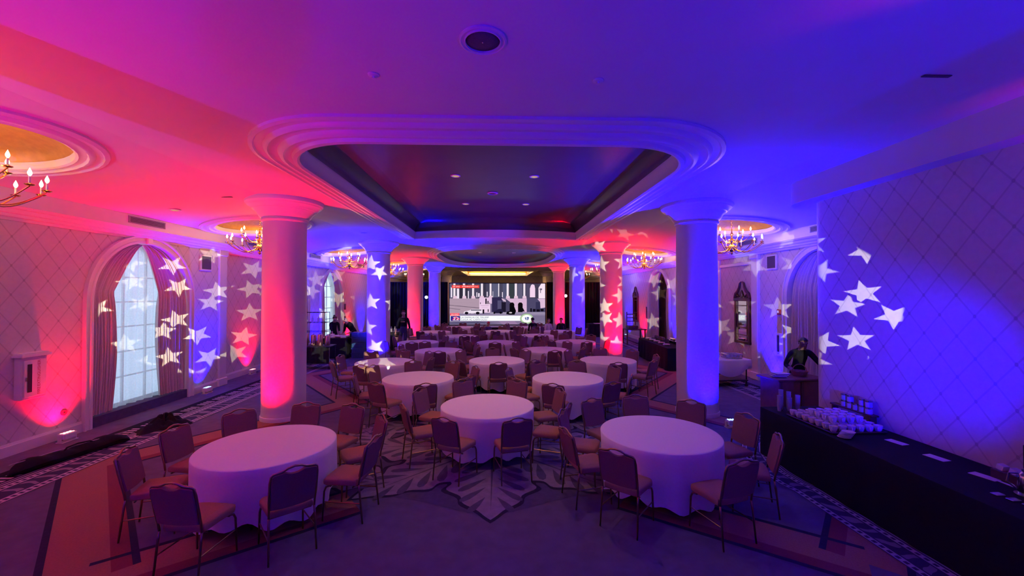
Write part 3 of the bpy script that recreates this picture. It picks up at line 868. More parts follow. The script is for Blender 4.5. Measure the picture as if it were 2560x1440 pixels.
for s in (-1,1):
    for i, y in enumerate((20.2, 24.0)): downlight(s*1.0, y, ZC+.448, 'dim downlight in oval tray, %s %s' % (['near','far'][i], 'left' if s<0 else 'right'), .08, beam=1)
def ceiling_speaker(x, y, z, lab, r=.17):
    t = thing('ceiling_speaker', lab, 'speaker', (x,y,z), 0, 'round ceiling speakers')
    b = MB(); b.lathe([(r*1.35,0),(r*1.35,-.012),(r*1.25,-.018),(r*1.2,-.008),(r*1.06,-.008),(r*1.04,-.022),(r,-.022),(r*.98,-.006)], 36); b.build('rim', M['trimwood'], t, smooth=40)
    c = MB(); c.lathe([(r,-.006),(r*.6,-.014),(.001,-.016)], 36); c.build('grille', M['grille'], t, smooth='all')
    d = MB(); d.sphere((0,0,-.018), .008); d.build('centre_screw', M['steel'], t)
ceiling_speaker(-.03, 3.12, ZC-.001, 'round ceiling speaker above the camera', .135)
ceiling_speaker(-.05, 9.95, zt, 'round white speaker in the dark tray', .10)
def sprinkler(x, y, z, lab):
    b = MB(); b.lathe([(.05,0),(.05,-.006),(.04,-.012),(.012,-.014),(.010,-.03),(.02,-.032),(.02,-.036),(.001,-.037)], 16)
    tag(b.build('sprinkler', M['trimwood'], loc=(x,y,z)), lab, 'sprinkler', 'ceiling sprinklers')
for x, y, l in ((-1.02,3.65,'white sprinkler cap left of the ceiling speaker'),(1.0,3.68,'white sprinkler cap right of the ceiling speaker'),(-.8,5.75,'small sprinkler above near left tray downlight'),(.84,5.75,'small sprinkler above near right tray downlight')):
    sprinkler(x, y, ZC-.001 if y < 4 else zt, l)
for x, y, l in ((-5.2,8.1,'dark slim ceiling slot near the red column'),(-5.7,10.2,'dark slim ceiling slot beyond the red column'),(4.0,3.5,'dark slim ceiling slot at upper right')):
    b = MB(); b.bbox(-.13,-.02,-.008,.13,.02,.0,.004); tag(b.build('ceiling_slot', M['grille'], loc=(x,y,zc(x)-.002)), l, 'vent', 'ceiling slots')
# warm cove light in the far tray behind the screen
b = MB()
for x0,y0,x1,y1 in ((-2.85,34.3,2.85,34.36),(-2.85,41.7,2.85,41.76)): b.box(x0,y0,ZC+.06,x1,y1,ZC+.10)
tag(b.build('cove_strip', glow('warm_cove_led', (1,.62,.24), 40)), 'warm cove light strip in the far ceiling tray', 'light strip')
for yy in (34.9, 41.2):
    l = bpy.data.lights.new('cove_light', 'AREA'); l.shape = 'RECTANGLE'; l.size = 5.6; l.size_y = .12; l.energy = 150; l.color = (1,.62,.24)
    o = bpy.data.objects.new('cove_light', l); COL.objects.link(o); o.location = (0, yy, ZC+.12); o.rotation_euler = (R(180),0,0)
# ================================================================ TABLES, CLOTHS, CHAIRS
TABLES = [(-2.73,5.15,'front left'), (2.24,5.42,'front right'), (-.09,6.84,'front centre'),
  (-1.67,9.11,'second row left'), (1.61,8.97,'second row right'),
  (-2.98,11.2,'third row left'), (.05,11.41,'third row centre'), (3.14,11.32,'third row right'),
  (-1.84,13.4,'fourth row left'), (1.64,13.5,'fourth row right'),
  (-2.96,15.75,'fifth row left'), (.04,15.6,'fifth row centre'), (3.05,15.7,'fifth row right'),
  (-1.55,17.9,'sixth row left'), (1.77,18.05,'sixth row right'),
  (-3.0,19.95,'seventh row left'), (.12,20.2,'seventh row centre'), (3.1,20.1,'seventh row right'),
  (-2.05,22.6,'eighth row left'), (1.73,22.5,'eighth row right')]
ANG = {'front left':[-93,-52,-10,26,62,98,134,168,204], 'front right':[192,229,-76,-27,9,46,83,120,157], 'front centre':[-114,-69,-24,21,66,111,156,201]}
OFF = {'second row left':-72, 'second row right':-108, 'third row left':-100, 'third row centre':-86, 'third row right':-95}
RT = .762
tt = MB(); tt.lathe([(.001,.715),(RT-.02,.715),(RT-.005,.722),(RT-.005,.742),(RT-.02,.748),(.001,.748)], 40)
me_tt = tt.mesh('tabletop', M['wood'], 40)
tl = MB(); tl.tube([(.42,.30,0),(.42,.30,.70)], .016, 8); tl.tube([(.42,.30,.015),(.42,-.30,.015)], .0, 4) if False else None
leg_mesh = tl.mesh('leg', M['black_metal'])
def cloth_mesh(seed):
    rnd = random.Random(seed); n = 96
    ph = [rnd.random()*6.28 for _ in range(5)]; nf = 13
    def fold(a): return .5+.5*math.sin(nf*a+1.1*math.sin(3*a+ph[0])+ph[1])
    rings = []
    rt = RT+.004
    for r in (.001, .3, .55, rt-.03): rings.append([(r*math.cos(2*PI*i/n), r*math.sin(2*PI*i/n), .753+.0015*math.sin(6*PI*i/n+r*9)) for i in range(n)])
    rings.append([((rt-.006)*math.cos(2*PI*i/n), (rt-.006)*math.sin(2*PI*i/n), .751) for i in range(n)])
    rings.append([((rt+.004)*math.cos(2*PI*i/n), (rt+.004)*math.sin(2*PI*i/n), .742) for i in range(n)])
    for lv in range(1, 9):
        t = lv/8; ring = []
        for i in range(n):
            a = 2*PI*i/n; hem = .085+.075*(.5+.5*math.sin(4*a+ph[2]))**2+.03*math.sin(nf*a+ph[3])
            z = .742-(.742-hem)*t
            r = rt+.004+t**.8*(.038*fold(a)-.022)+.012*t*math.sin(5*a+ph[4])
            ring.append((r*math.cos(a), r*math.sin(a), z))
        rings.append(ring)
    b = MB(); b.loft(rings); return b.mesh('tablecloth', M['cloth'], 'all')
cloths = [cloth_mesh(k) for k in range(5)]

# banquet chair: front towards +Y, back towards -Y
def upright(s): return [(s*.205,-.225,.43),(s*.207,-.235,.50),(s*.212,-.262,.62),(s*.213,-.300,.80),(s*.205,-.312,.858)]
def back_at(x, z):   # y of the back plane at height z
    return -.235-(z-.50)*.215
bf = MB()
top = [(-.205,.858),(-.19,.876),(-.15,.88),(-.10,.888),(-.06,.908),(0,.918),(.06,.908),(.10,.888),(.15,.88),(.19,.876),(.205,.858)]
bf.tube(upright(-1)+[(x, back_at(x,z), z) for x,z in top[1:-1]]+list(reversed(upright(1))), .0115, 6)
me_bf = bf.mesh('back_frame', M['chair_metal'], 'all')
outl = [(-.198,.515),(-.10,.502),(0,.498),(.10,.502),(.198,.515),(.205,.70),(.202,.855),(.185,.868),(.12,.872),(.088,.876),(.06,.862),(.03,.852),(0,.849),(-.03,.852),(-.06,.862),(-.088,.876),(-.12,.872),(-.185,.868),(-.202,.855),(-.205,.70)]
pb = MB(); n = len(outl)
front = [(x*.97, back_at(x,z)+.026, .685+(z-.685)*.975) for x,z in outl]; mid1 = [(x, back_at(x,z)+.016, z) for x,z in outl]; mid2 = [(x, back_at(x,z)-.014, z) for x,z in outl]; rear = [(x*.97, back_at(x,z)-.022, .685+(z-.685)*.975) for x,z in outl]
pb.loft([front, mid1, mid2, rear])
pb.add(front, [tuple(range(n-1,-1,-1))]); pb.add(rear, [tuple(range(n))])
me_pb = pb.mesh('backrest', M['chair_back'], 35)
so = [(-.20,-.19),(-.205,0),(-.215,.16),(-.19,.205),(-.10,.215),(0,.217),(.10,.215),(.19,.205),(.215,.16),(.205,0),(.20,-.19),(.10,-.20),(0,-.203),(-.10,-.20)]
sb = MB(); sb.loft([[(x*.93,y*.93,.405) for x,y in so],[(x,y,.415) for x,y in so],[(x*1.01,y*1.01,.44) for x,y in so],[(x,y,.465) for x,y in so],[(x*.92,y*.92,.480) for x,y in so],[(x*.6,y*.6,.487) for x,y in so]])
sb.add([(x*.6,y*.6,.487) for x,y in so], [tuple(reversed(range(len(so))))]); sb.add([(x*.93,y*.93,.405) for x,y in so], [tuple(range(len(so)))])
me_sb = sb.mesh('seat', M['chair_seat'], 50)
me_leg = []
for s in (-1, 1):
    a = MB(); a.tube([(s*.19,.12,.402),(s*.20,.17,.385),(s*.205,.19,.34),(s*.212,.205,.0)], [.011,.0115,.0115,.0095], 6); me_leg.append(a.mesh('leg', M['chair_metal'], 'all'))
    a = MB(); a.tube([(s*.205,-.225,.43),(s*.208,-.235,.36),(s*.215,-.275,.0)], [.0115,.0115,.0095], 6); me_leg.append(a.mesh('leg', M['chair_metal'], 'all'))
sr = MB()
for s in (-1,1): sr.tube([(s*.207,.197,.22),(s*.21,-.25,.22)], .007, 5)
for y in (.12,-.15): sr.tube([(-.2,y,.395),(.2,y,.395)], .009, 5)
me_sr = sr.mesh('stretcher', M['chair_metal'])
def make_chair(x, y, rz, lab, group):
    t = thing('banquet_chair', lab, 'chair', (x, y, 0), rz, group)
    part('seat', me_sb, t); part('backrest', me_pb, t); part('back_frame', me_bf, t)
    for m_ in me_leg: part('leg', m_, t)
    part('stretcher', me_sr, t)
    return t
ORD = ['', 'second', 'third', 'fourth', 'fifth', 'sixth', 'seventh', 'eighth', 'ninth', 'tenth']
rnd = random.Random(11)
colset = [(s*CX, CY0+P*k) for (s, k) in cname]
CHAIRS = []
for ti, (x, y, nm) in enumerate(TABLES):
    t = thing('round_table', 'round folding banquet table, %s, hidden under its cloth' % nm, 'table', (x, y, 0), rnd.random()*6, 'round banquet tables')
    part('tabletop', me_tt, t)
    for i in range(4):
        o = part('leg', leg_mesh, t, None, PI/2*i)
    c = part('tablecloth', cloths[ti % 5], None, (x, y, 0), rnd.random()*6.28)
    tag(c, 'white round tablecloth on the %s banquet table' % nm, 'tablecloth', 'white tablecloths')
    if nm in ANG: angs = ANG[nm]
    else:
        o = OFF.get(nm, -90+rnd.uniform(-18,18)); angs = [o+45*i for i in range(8)]
    near = min(range(len(angs)), key=lambda i: math.sin(R(angs[i])))
    seq = sorted(angs, key=lambda a: ((angs[near]-a) % 360))     # clockwise seen from above
    placed = []
    for a in seq:
        aj = a+(0 if nm in ANG else rnd.uniform(-4,4)); d = 1.02+rnd.uniform(-.01,.05)
        cx_, cy_ = x+d*math.cos(R(aj)), y+d*math.sin(R(aj))
        ok = False
        for da in (0, 7, -7, 14, -14, 20, -20, 26, -26):
            cx_, cy_ = x+d*math.cos(R(aj+da)), y+d*math.sin(R(aj+da))
            if any(math.hypot(cx_-p[0], cy_-p[1]) < .80 for p in colset): continue
            if any(math.hypot(cx_-p[0], cy_-p[1]) < (.52 if nm in ANG else .68) for p in CHAIRS): continue
            ok = True; aj += da; break
        if not ok: continue
        placed.append((cx_, cy_, aj)); CHAIRS.append((cx_, cy_))
    for i, (cx_, cy_, aj) in enumerate(placed):
        lab = 'brown banquet chair nearest the camera at the %s table' % nm if i == 0 else 'brown banquet chair, %s table, %s clockwise from its nearest chair' % (nm, ORD[i])
        make_chair(cx_, cy_, R(aj)+PI/2+R(rnd.uniform(-7,7)), lab, 'chairs at the %s table' % nm)
# ================================================================ STAGE, SCREEN, DRAPES
YS = 30.0
st_ = thing('stage', 'low black skirted stage below the video screen', 'stage', (0, 28.9, 0))
b = MB(); b.bbox(-3.7,-.35,.22,3.75,1.0,.27,.01); b.build('deck', M['grey_paint'], st_)
def skirt(u, v): return (-3.68+7.4*u, -.36-.015*math.sin(2*PI*60*u), .002+.22*v)
b = MB(); b.sheet(skirt, 240, 2); b.build('skirt', M['black_cloth'], st_, smooth='all')
SX0, SX1, SZ0, SZ1 = -3.47, 3.53, .33, 3.33
scr = thing('video_screen', 'large video wall showing a news broadcast at room end', 'screen', (0, YS, 0))
b = MB(); b.box(SX0-.06,.012,SZ0-.06,SX1+.06,.16,SZ1+.06); b.box(SX0+.4,.16,.0,SX0+.6,.5,SZ1); b.box(SX1-.6,.16,.0,SX1-.4,.5,SZ1); b.build('cabinet', M['black'], scr)
EM = 1.0
def sc(c, k=1.0): return glow('screen_colour', tuple(x/255 if False else (x/255)**2.2 for x in c), EM*k)
scm = []; smb = MB(); lay = [0]
def col_i(c):
    for i, (cc, m_) in enumerate(scm):
        if cc == c: return i
    scm.append((c, sc(c))); return len(scm)-1
def U(x): return SX0+(SX1-SX0)*(x-62)/(2478-62)        # crop pixel coordinates of the broadcast picture
def Vv(y): return SZ1-(SZ1-SZ0)*(y-92)/(1128-92)
def srect(x0, y0, x1, y1, c): spoly([(x0,y0),(x1,y0),(x1,y1),(x0,y1)], c)
def spoly(p, c):
    lay[0] += 1; y = .010-.00012*lay[0]
    q_ = [(U(max(62,min(2478,a))), y, Vv(max(92,min(1128,b_)))) for a, b_ in p]
    smb.add(q_, [tuple(range(len(q_)))], col_i(c))
def sell(cx, cy, rx, ry, c, n=32): spoly([(cx+rx*math.cos(2*PI*i/n), cy+ry*math.sin(2*PI*i/n)) for i in range(n)], c)
srect(62,92,2478,1128,(120,108,140))
srect(62,92,2478,470,(74,70,92))                       # colonnade in shade
for x0,x1,c in ((62,140,(92,86,112)),(310,390,(52,48,62)),(470,520,(56,52,66)),(900,980,(60,56,74)),(1130,1290,(92,92,120)),(1400,1500,(84,84,112)),(1570,1690,(58,64,70)),(1780,1900,(96,92,118)),(2010,2080,(80,74,100)),(2215,2310,(70,62,82))): srect(x0,92,x1,470,c)
for x, w in ((185,52),(425,52),(655,50),(878,52),(1095,46),(1300,22),(1528,52),(1735,56),(1950,48)):   # sunlit columns
    srect(x-w/2, 92, x+w/2, 420, (250,240,250))
    srect(x-w*.1, 92, x+w/2, 420, (232,214,226)) if w > 30 else None
for x in (200,435,662,882,1100,1535,1740,1955): spoly([(x-55,470),(x-45,405),(x+40,405),(x+52,470)], (226,190,214))
for x,y0,y1,w in ((112,190,440,36),(275,220,470,58),(535,280,470,24),(748,315,440,22),(800,335,430,40),(1010,300,420,24),(1155,290,450,10),(1395,310,450,20)): srect(x-w/2,y0,x+w/2,y1,(236,222,240))
spoly([(2090,440),(2090,220),(2120,130),(2160,108),(2205,130),(2225,220),(2225,440)], (240,206,232))
spoly([(2310,470),(2310,200),(2380,92),(2478,92),(2478,470)], (244,222,238))
srect(2340,215,2400,260,(120,104,124)); srect(2352,250,2372,330,(120,104,124))
srect(62,470,810,860,(176,150,168))                    # wide stone steps
for i in range(9):
    y = 492+i*38; spoly([(62,y),(810,y+6),(810,y+12),(62,y+5)], (150,126,148))
spoly([(62,632),(810,704),(810,718),(62,644)], (98,82,100)); spoly([(62,710),(330,742),(330,752),(62,722)], (100,84,102))
srect(810,445,1128,600,(226,192,222)); srect(810,600,1088,830,(232,200,228))
srect(845,640,1050,655,(200,160,196)); srect(870,690,1020,700,(206,170,202))
srect(1128,440,1400,830,(52,44,78)); srect(1270,520,1370,830,(84,78,112)); srect(1370,560,1480,830,(36,30,48))
spoly([(1370,470),(1400,470),(1590,590),(1590,610),(1400,520)], (216,186,210))
srect(1480,475,2010,830,(214,176,208)); spoly([(1480,475),(1480,830),(1640,830),(1640,600)], (74,66,96))
for y in (520,560,600,640,690): srect(1680,y,2000,y+6,(194,156,192))
for x in (1635,1848): spoly([(x-60,830),(x-60,610),(x-30,572),(x+30,572),(x+60,610),(x+60,830)], (22,18,22))
srect(2010,470,2478,830,(78,72,104)); spoly([(2280,478),(2478,478),(2478,700),(2360,720),(2350,560)], (220,184,214)); srect(2240,560,2350,760,(56,52,84))
srect(62,850,2478,900,(140,126,158)); srect(1080,815,2478,870,(150,138,166))
for x,y,w,h in ((980,470,34,140),(1030,530,26,80),(838,570,16,40),(1070,575,14,36),(580,760,38,95),(690,745,36,110),(915,745,40,110),(1035,740,22,70),(2120,720,40,90),(2200,735,70,70),(2300,745,90,60),(2400,735,80,60)): srect(x-w/2,y,x+w/2,y+h,(24,20,30))
spoly([(1580,800),(1590,700),(1640,640),(1700,690),(1740,790),(1700,880),(1540,880)], (16,14,20)); spoly([(1800,800),(1810,720),(1860,690),(1920,720),(1960,800)], (18,16,22))
spoly([(410,848),(430,800),(560,770),(620,742),(830,742),(880,770),(890,840)], (236,222,238)); srect(600,752,860,776,(80,74,96)); sell(490,838,46,34,(28,24,34)); sell(770,838,48,34,(28,24,34))
spoly([(1170,845),(1180,790),(1250,770),(1290,735),(1370,735),(1410,775),(1400,845)], (40,34,62)); sell(1190,835,24,24,(14,12,18)); sell(1350,830,30,28,(14,12,18))
spoly([(1490,870),(1500,810),(1560,790),(1640,830),(1700,880)], (20,18,24)); sell(1600,830,40,18,(200,186,196))
srect(62,1040,2478,1128,(128,112,146)); spoly([(62,1070),(760,1050),(1300,1100),(62,1110)], (84,80,112)); spoly([(1290,1040),(1700,1040),(1800,1128),(1400,1128)], (150,120,160))
srect(118,135,808,208,(238,62,62))                     # red live banner
srect(76,838,310,905,(250,84,100))
srect(76,905,2000,1035,(250,252,255)); srect(1150,940,1830,945,(214,226,240)); srect(1250,965,1790,970,(206,218,236))
srect(90,912,328,1032,(52,34,128))
spoly([(130,1010),(190,930),(250,925),(180,1020)], (232,70,130)); spoly([(215,1020),(250,940),(310,960),(320,1000),(270,1020)], (214,60,110))
sell(2012,982,172,132,(112,150,96)); sell(2012,982,160,120,(214,228,214)); sell(2012,982,150,112,(150,190,120)); sell(2012,982,132,98,(252,254,255))
for p in ([(1962,958),(1985,945),(2000,965),(2000,990),(1975,990),(1962,975)], [(2012,942),(2060,942),(2066,960),(2066,985),(2012,985)], [(1965,996),(2000,996),(2003,1020),(1985,1015)], [(2010,996),(2064,992),(2050,1015),(2012,1022)]): spoly(p, (70,84,150))
picture = smb.build('broadcast_picture', [m_ for _, m_ in scm], scr)
def text(s, x, y, h, c, w=None, font_x=1.0):
    cu = bpy.data.curves.new('caption', 'FONT'); cu.body = s; cu.size = 1
    o = bpy.data.objects.new('caption', cu); COL.objects.link(o)
    bpy.context.view_layer.update()
    dg = bpy.context.evaluated_depsgraph_get(); me = bpy.data.meshes.new_from_object(o.evaluated_get(dg))
    bpy.data.objects.remove(o)
    xs = [v.co.x for v in me.vertices]; ys = [v.co.y for v in me.vertices]
    W, H = max(xs)-min(xs), max(ys)-min(ys); return me, min(xs), min(ys), W, H
def screen_text(s, x0, y0, x1, y1, c, nm='caption'):
    me, mx, my, W, H = text(s, 0, 0, 1, c)
    for v in me.vertices:
        u = x0+(x1-x0)*(v.co.x-mx)/W; w = y1-(y1-y0)*(v.co.y-my)/H
        v.co = (U(u), -.012, Vv(w))
    me.materials.clear(); me.materials.append(sc(c)); part(nm, me, scr)
screen_text('LA FAMILIA DE TRUMP', 345, 928, 1050, 968, (58,66,110))
screen_text('LLEGA AL CAPITOLIO', 345, 985, 1005, 1022, (58,66,110))
screen_text('EN VIVO', 150, 152, 320, 190, (255,225,225))
screen_text('WASHINGTON, D.C.', 375, 152, 790, 190, (255,225,225))
screen_text('EN VIVO', 110, 855, 285, 892, (255,225,230))
screen_text('22', 150, 940, 300, 1018, (255,240,248))

# black drapes on pipe
def drape(x0, x1, lab, y=30.35, h=3.42, seed=0):
    t = thing('pipe_drape', lab, 'drape', (0,0,0), 0, 'black stage drapes')
    n = max(3, int((x1-x0)*5))
    def fn(u, v): return (x0+(x1-x0)*u, y+.05*math.sin(2*PI*n*u+seed)+.02*math.sin(17*u+3*v), .01+(h-.01)*v)
    b = MB(); b.sheet(fn, n*8, 6); b.build('fabric', M['drape'], t, smooth='all')
    b = MB(); b.tube([(x0,y,h+.01),(x1,y,h+.01)], .025, 8); b.tube([(x0+.03,y+.09,0),(x0+.03,y+.09,h)], .025, 8); b.build('pipe', M['black_metal'], t)
for i, (a, c, l) in enumerate(((-7.95,-6.45,'black drape panel at far left behind the standing man'),(-6.42,-5.05,'black drape panel left of the third left column'),(-5.0,-3.65,'black drape panel directly left of the screen'),(3.68,5.05,'black drape panel directly right of the screen'),(5.1,6.45,'black drape panel behind the third right column'),(6.5,7.85,'black drape panel at far right wall'))):
    drape(a, c, l, seed=i)
# two stage lamps on stands
def stage_lamp(x, y, z, lab):
    t = thing('stage_lamp', lab, 'lamp', (x,y,0), 0, 'stage lamps')
    b = MB(); b.tube([(0,0,.9),(0,0,z)], .02, 8); [b.tube([(0,0,1.0),(.22*math.cos(a),.22*math.sin(a),.02)], .015, 6) for a in (0,2.1,4.2)]; b.build('stand', M['black_metal'], t)
    b = MB(); b.tube([(0,.18,z+.1),(0,-.12,z+.08)], [.11,.13], 14); b.build('head', M['black_metal'], t)
    b = MB(); b.lathe([(.11,0),(.07,.015),(.001,.02)], 14, M=Matrix.Translation((0,-.125,z+.08)) @ Matrix.Rotation(R(90),4,'X')); b.build('lens', glow('stage_lamp_lens', (.75,.88,1), 7), t)
stage_lamp(5.02, 29.95, 2.35, 'lit stage lamp beside the right red column')
stage_lamp(-5.12, 29.95, 2.25, 'lit stage lamp beside the left blue column')
# ================================================================ LEFT SIDE
# fire extinguisher cabinet
t = thing('extinguisher_cabinet', 'white wall cabinet lettered for a fire extinguisher at far left', 'cabinet', (XL, 7.09, 0))
b = MB(); b.bbox(.0,-.19,.86,.13,.19,1.56,.012); b.build('body', M['white_metal'], t)
b = MB(); b.box(.0,-.22,1.56,.17,.22,1.60); b.box(0,-.20,1.60,.15,.20,1.625); b.build('cornice', M['white_metal'], t)
d = MB(); d.bbox(.13,-.165,.90,.145,.165,1.51,.006); dd = d.build('door', M['white_metal'], t)
d = MB(); d.box(.145,-.12,.98,.149,-.055,1.44); d.build('glass_slot', M['black'], dd)
d = MB(); d.box(.145,-.15,1.17,.165,-.135,1.23); d.build('handle', M['steel'], dd)
def wall_text(s, X, y0, z0, size, m, parent, rot=False, sgn=1):
    me, mx, my, W, H = text(s, 0, 0, 1, None)
    k = size/H
    for v in me.vertices:
        a, c = (v.co.x-mx)*k, (v.co.y-my)*k
        if rot: v.co = (X, y0+c*1.0, z0+a) if False else (X, y0-c, z0+a)
        else: v.co = (X, y0+a*sgn, z0+c)
    me.materials.clear(); me.materials.append(m); return part('lettering', me, parent)
M['red_ink'] = mat('red_lettering', (.35,.03,.03), .6)
wall_text('FIRE', .1465, .07, .93, .045, M['red_ink'], dd, rot=True)
wall_text('EXTINGUISHER', .1465, .07, 1.06, .045, M['red_ink'], dd, rot=True)
def wall_speaker(X, sgn, y, z, lab):
    t = thing('wall_speaker', lab, 'speaker', (X, y, z), 0, 'wall speakers')
    b = MB(); x0, x1 = sorted((0, sgn*.05)); b.bbox(x0,-.215,-.215,x1,.215,.215,.01); b.build('frame', M['white_metal'], t)
    x0, x1 = sorted((sgn*.045, sgn*.055)); b = MB(); b.box(x0,-.17,-.17,x1,.17,.17); b.build('grille', M['grille'], t)
wall_speaker(XL, 1, 11.19, 3.42, 'square dark wall speaker left of the pilaster')
wall_speaker(XR, -1, 11.46, 3.5, 'square dark wall speaker above the near right uplight')
t = thing('wall_socket', 'round dark wall socket near the red uplight', 'socket', (XL, 7.68, .46))
b = MB(); b.lathe([(.055,0),(.055,.012),(.04,.02),(.02,.012),(.001,.012)], 18, M=Matrix.Rotation(R(90),4,'Y')); b.build('plate', M['grille'], t); b = MB(); b.box(.011,-.014,-.008,.016,.014,.008); b.build('jack', M['steel'], t)
t = thing('wall_box', 'slim white control box right of the mirror, right wall', 'box', (XR, 11.15, 1.18))
b = MB(); b.bbox(-.07,-.16,-.32,0,.16,.32,.01); b.build('body', M['white_metal'], t); b = MB(); b.box(-.075,-.03,-.2,-.07,.06,.26); b.build('slot', M['black'], t); b = MB(); b.sphere((-.08,0,-.24),.02); b.build('knob', M['steel'], t)
t = thing('fire_alarm', 'small dark fire alarm strobe on the right wall', 'alarm', (XR, 11.18, 2.08)); b = MB(); b.bbox(-.05,-.06,-.08,0,.06,.08,.01); b.build('body', M['red_ink'], t); b = MB(); b.bbox(-.07,-.03,-.02,-.05,.03,.05,.005); b.build('strobe', M['white_metal'], t)
for y, z, l in ((22.0,1.9,'upper dark wall plate by the left red glow'),(22.0,1.25,'lower dark wall plate by the left red glow')):
    b = MB(); b.bbox(0,-.1,-.16,.03,.1,.16,.006); tag(b.build('wall_plate', M['grille'], loc=(XL2,y,z)), l, 'plate', 'dark wall plates')
b = MB(); b.bbox(-.03,-.05,-.3,0,.05,.3,.006); tag(b.build('wall_plate', M['grille'], loc=(XR,21.45,1.6)), 'tall dark wall plate beside the right arch', 'plate', 'dark wall plates')

# long black bag and crumpled cloth on the carpet
def bag(u, v):
    L = 1.55; s = u*L; a = 2*PI*v
    r = .10*(1-abs(2*u-1)**8)+.012*math.sin(9*u+3*v)+.008*math.sin(31*u+11*v)
    return (r*1.35*math.cos(a), s, max(.004, r*(1+math.sin(a))*.85))
t = thing('equipment_bag', 'long black padded bag lying on the left carpet border', 'bag', (-6.85, 6.05, 0), R(-14))
b = MB(); b.sheet(bag, 40, 14); b.build('body', M['black_cloth'], t, smooth='all')
b = MB(); b.tube([(.0,.02,.165),(.0,.5,.175),(.0,1.0,.172),(0,1.5,.165)], .006, 5); b.build('zip', M['grey_paint'], t)
b = MB(); b.tube([(.05,.60,.15),(.03,.65,.19),(0,.8,.20),(.02,.95,.19),(.05,1.0,.15)], .012, 6); b.build('handle', M['black_cloth'], t)
def heap(u, v):
    a = 2*PI*u; r = (v)*(.34+.07*math.sin(3*a+1)+.04*math.sin(7*a)); h = .17*(1-v**1.6)*(1+.35*math.sin(5*a+6*v)+.25*math.sin(9*a-11*v))
    return (r*math.cos(a), r*math.sin(a)*1.35, max(.004,h))
b = MB(); b.sheet(heap, 48, 16); tag(b.build('crumpled_cloth', M['black_cloth'], smooth='all', loc=(-6.46,8.30,0)), 'heap of crumpled black cloth beyond the long bag', 'cloth')
rr = random.Random(3)
for i in range(4):
    b = MB(); x, y = -6.75+rr.uniform(-.12,.12), 7.12+.07*i; b.bbox(-.02,-.035,0,.02,.035,.02,.004,M=Matrix.Rotation(rr.random()*3,4,'Z'))
    tag(b.build('clamp', M['steel'], loc=(x,y,.0)), ['small metal clamp touching the black bag','second small metal clamp on the carpet','third small metal clamp on the carpet','small metal clamp nearest the crumpled cloth'][i], 'clamp', 'clamps by the bag')

# service cart, copper urns, bottle rack, linen table, blue crates
def black_table(name, x, y, w, l, h, lab, rz=0, cloth=M['black_cloth'], drop=.02):
    t = thing(name, lab, 'table', (x,y,0), rz)
    b = MB(); b.bbox(-w/2,-l/2,h-.035,w/2,l/2,h-.005,.006); b.build('tabletop', M['wood'], t)
    for sx in (-1,1):
        for sy in (-1,1):
            g = MB(); g.tube([(sx*(w/2-.08),sy*(l/2-.08),0),(sx*(w/2-.08),sy*(l/2-.08),h-.03)], .015, 6); g.build('leg', M['black_metal'], t)
    c = MB()
    per = []
    n = int((w+l)*24); 
    def pt(s):
        s = s % (2*(w+l))
        if s < w: return (-w/2+s, -l/2, (0,-1))
        s -= w
        if s < l: return (w/2, -l/2+s, (1,0))
        s -= l
        if s < w: return (w/2-s, l/2, (0,1))
        s -= w; return (-w/2, l/2-s, (-1,0))
    rings = []
    N = int(2*(w+l)*14)
    for tt_ in (0,.03,.25,.6,1):
        ring = []
        for i in range(N):
            a, bb, nn = pt(2*(w+l)*i/N); f = (.010+.018*tt_*(1+math.sin(i*.9+math.sin(i*.23)*2)))
            ring.append((a+nn[0]*f, bb+nn[1]*f, h-(h-drop)*tt_))
        rings.append(ring)
    c.loft(rings); top = rings[0]; c.add(top, [tuple(range(N))]); 
    return t, c
t, c = black_table('linen_table', -6.52, 16.95, 1.15, .75, .80, 'black skirted table of folded linen, far left aisle')
c.build('skirt', M['black_cloth'], t, smooth=40)
for i in range(9):
    b = MB(); w = .30; b.bbox(-.11,-.15,0,.11,.15,.045,.018)
    z = .802+.046*(i//4); x = -6.88+.235*(i % 4)+.05*(i//4)
    tag(b.build('folded_linen', M['cloth'], loc=(x*.999+.0, 16.95+.1*((i*7) % 3-1), z)), 'folded white linen, %s in the pile on the skirted table' % ['first','second','third','fourth','fifth','sixth','seventh','eighth','ninth'][i], 'linen', 'folded linens')
t = thing('service_cart', 'black wheeled service cart behind the red column', 'cart', (-6.3, 14.55, 0))
for z in (.18,.76):
    b = MB(); b.bbox(-.62,-.3,z,.62,.3,z+.035,.01); b.build('shelf', M['black'], t)
for sx in (-1,1):
    for sy in (-1,1):
        b = MB(); b.tube([(sx*.58,sy*.26,.1),(sx*.58,sy*.26,.80)], .018, 8); b.build('post', M['steel'] if (sx,sy)==(1,-1) else M['black_metal'], t)
        b = MB(); b.lathe([(.001,-.015),(.05,-.015),(.05,.015),(.001,.015)], 12, M=Matrix.Translation((sx*.58,sy*.26,.05)) @ Matrix.Rotation(R(90),4,'X')); b.build('wheel', M['black'], t)
def panel_(u,v): return (-.6+1.2*u, -.305-.012*math.sin(40*u), .22+.54*v)
b = MB(); b.sheet(panel_, 40, 2); b.build('cover', M['black_cloth'], t, smooth='all')
b = MB(); b.bbox(-.22,-.14,0,.22,.14,.035,.012); tag(b.build('folded_napkin', M['cloth'], loc=(-6.42,14.45,.217)), 'white napkin on the black cart lower shelf', 'napkin')
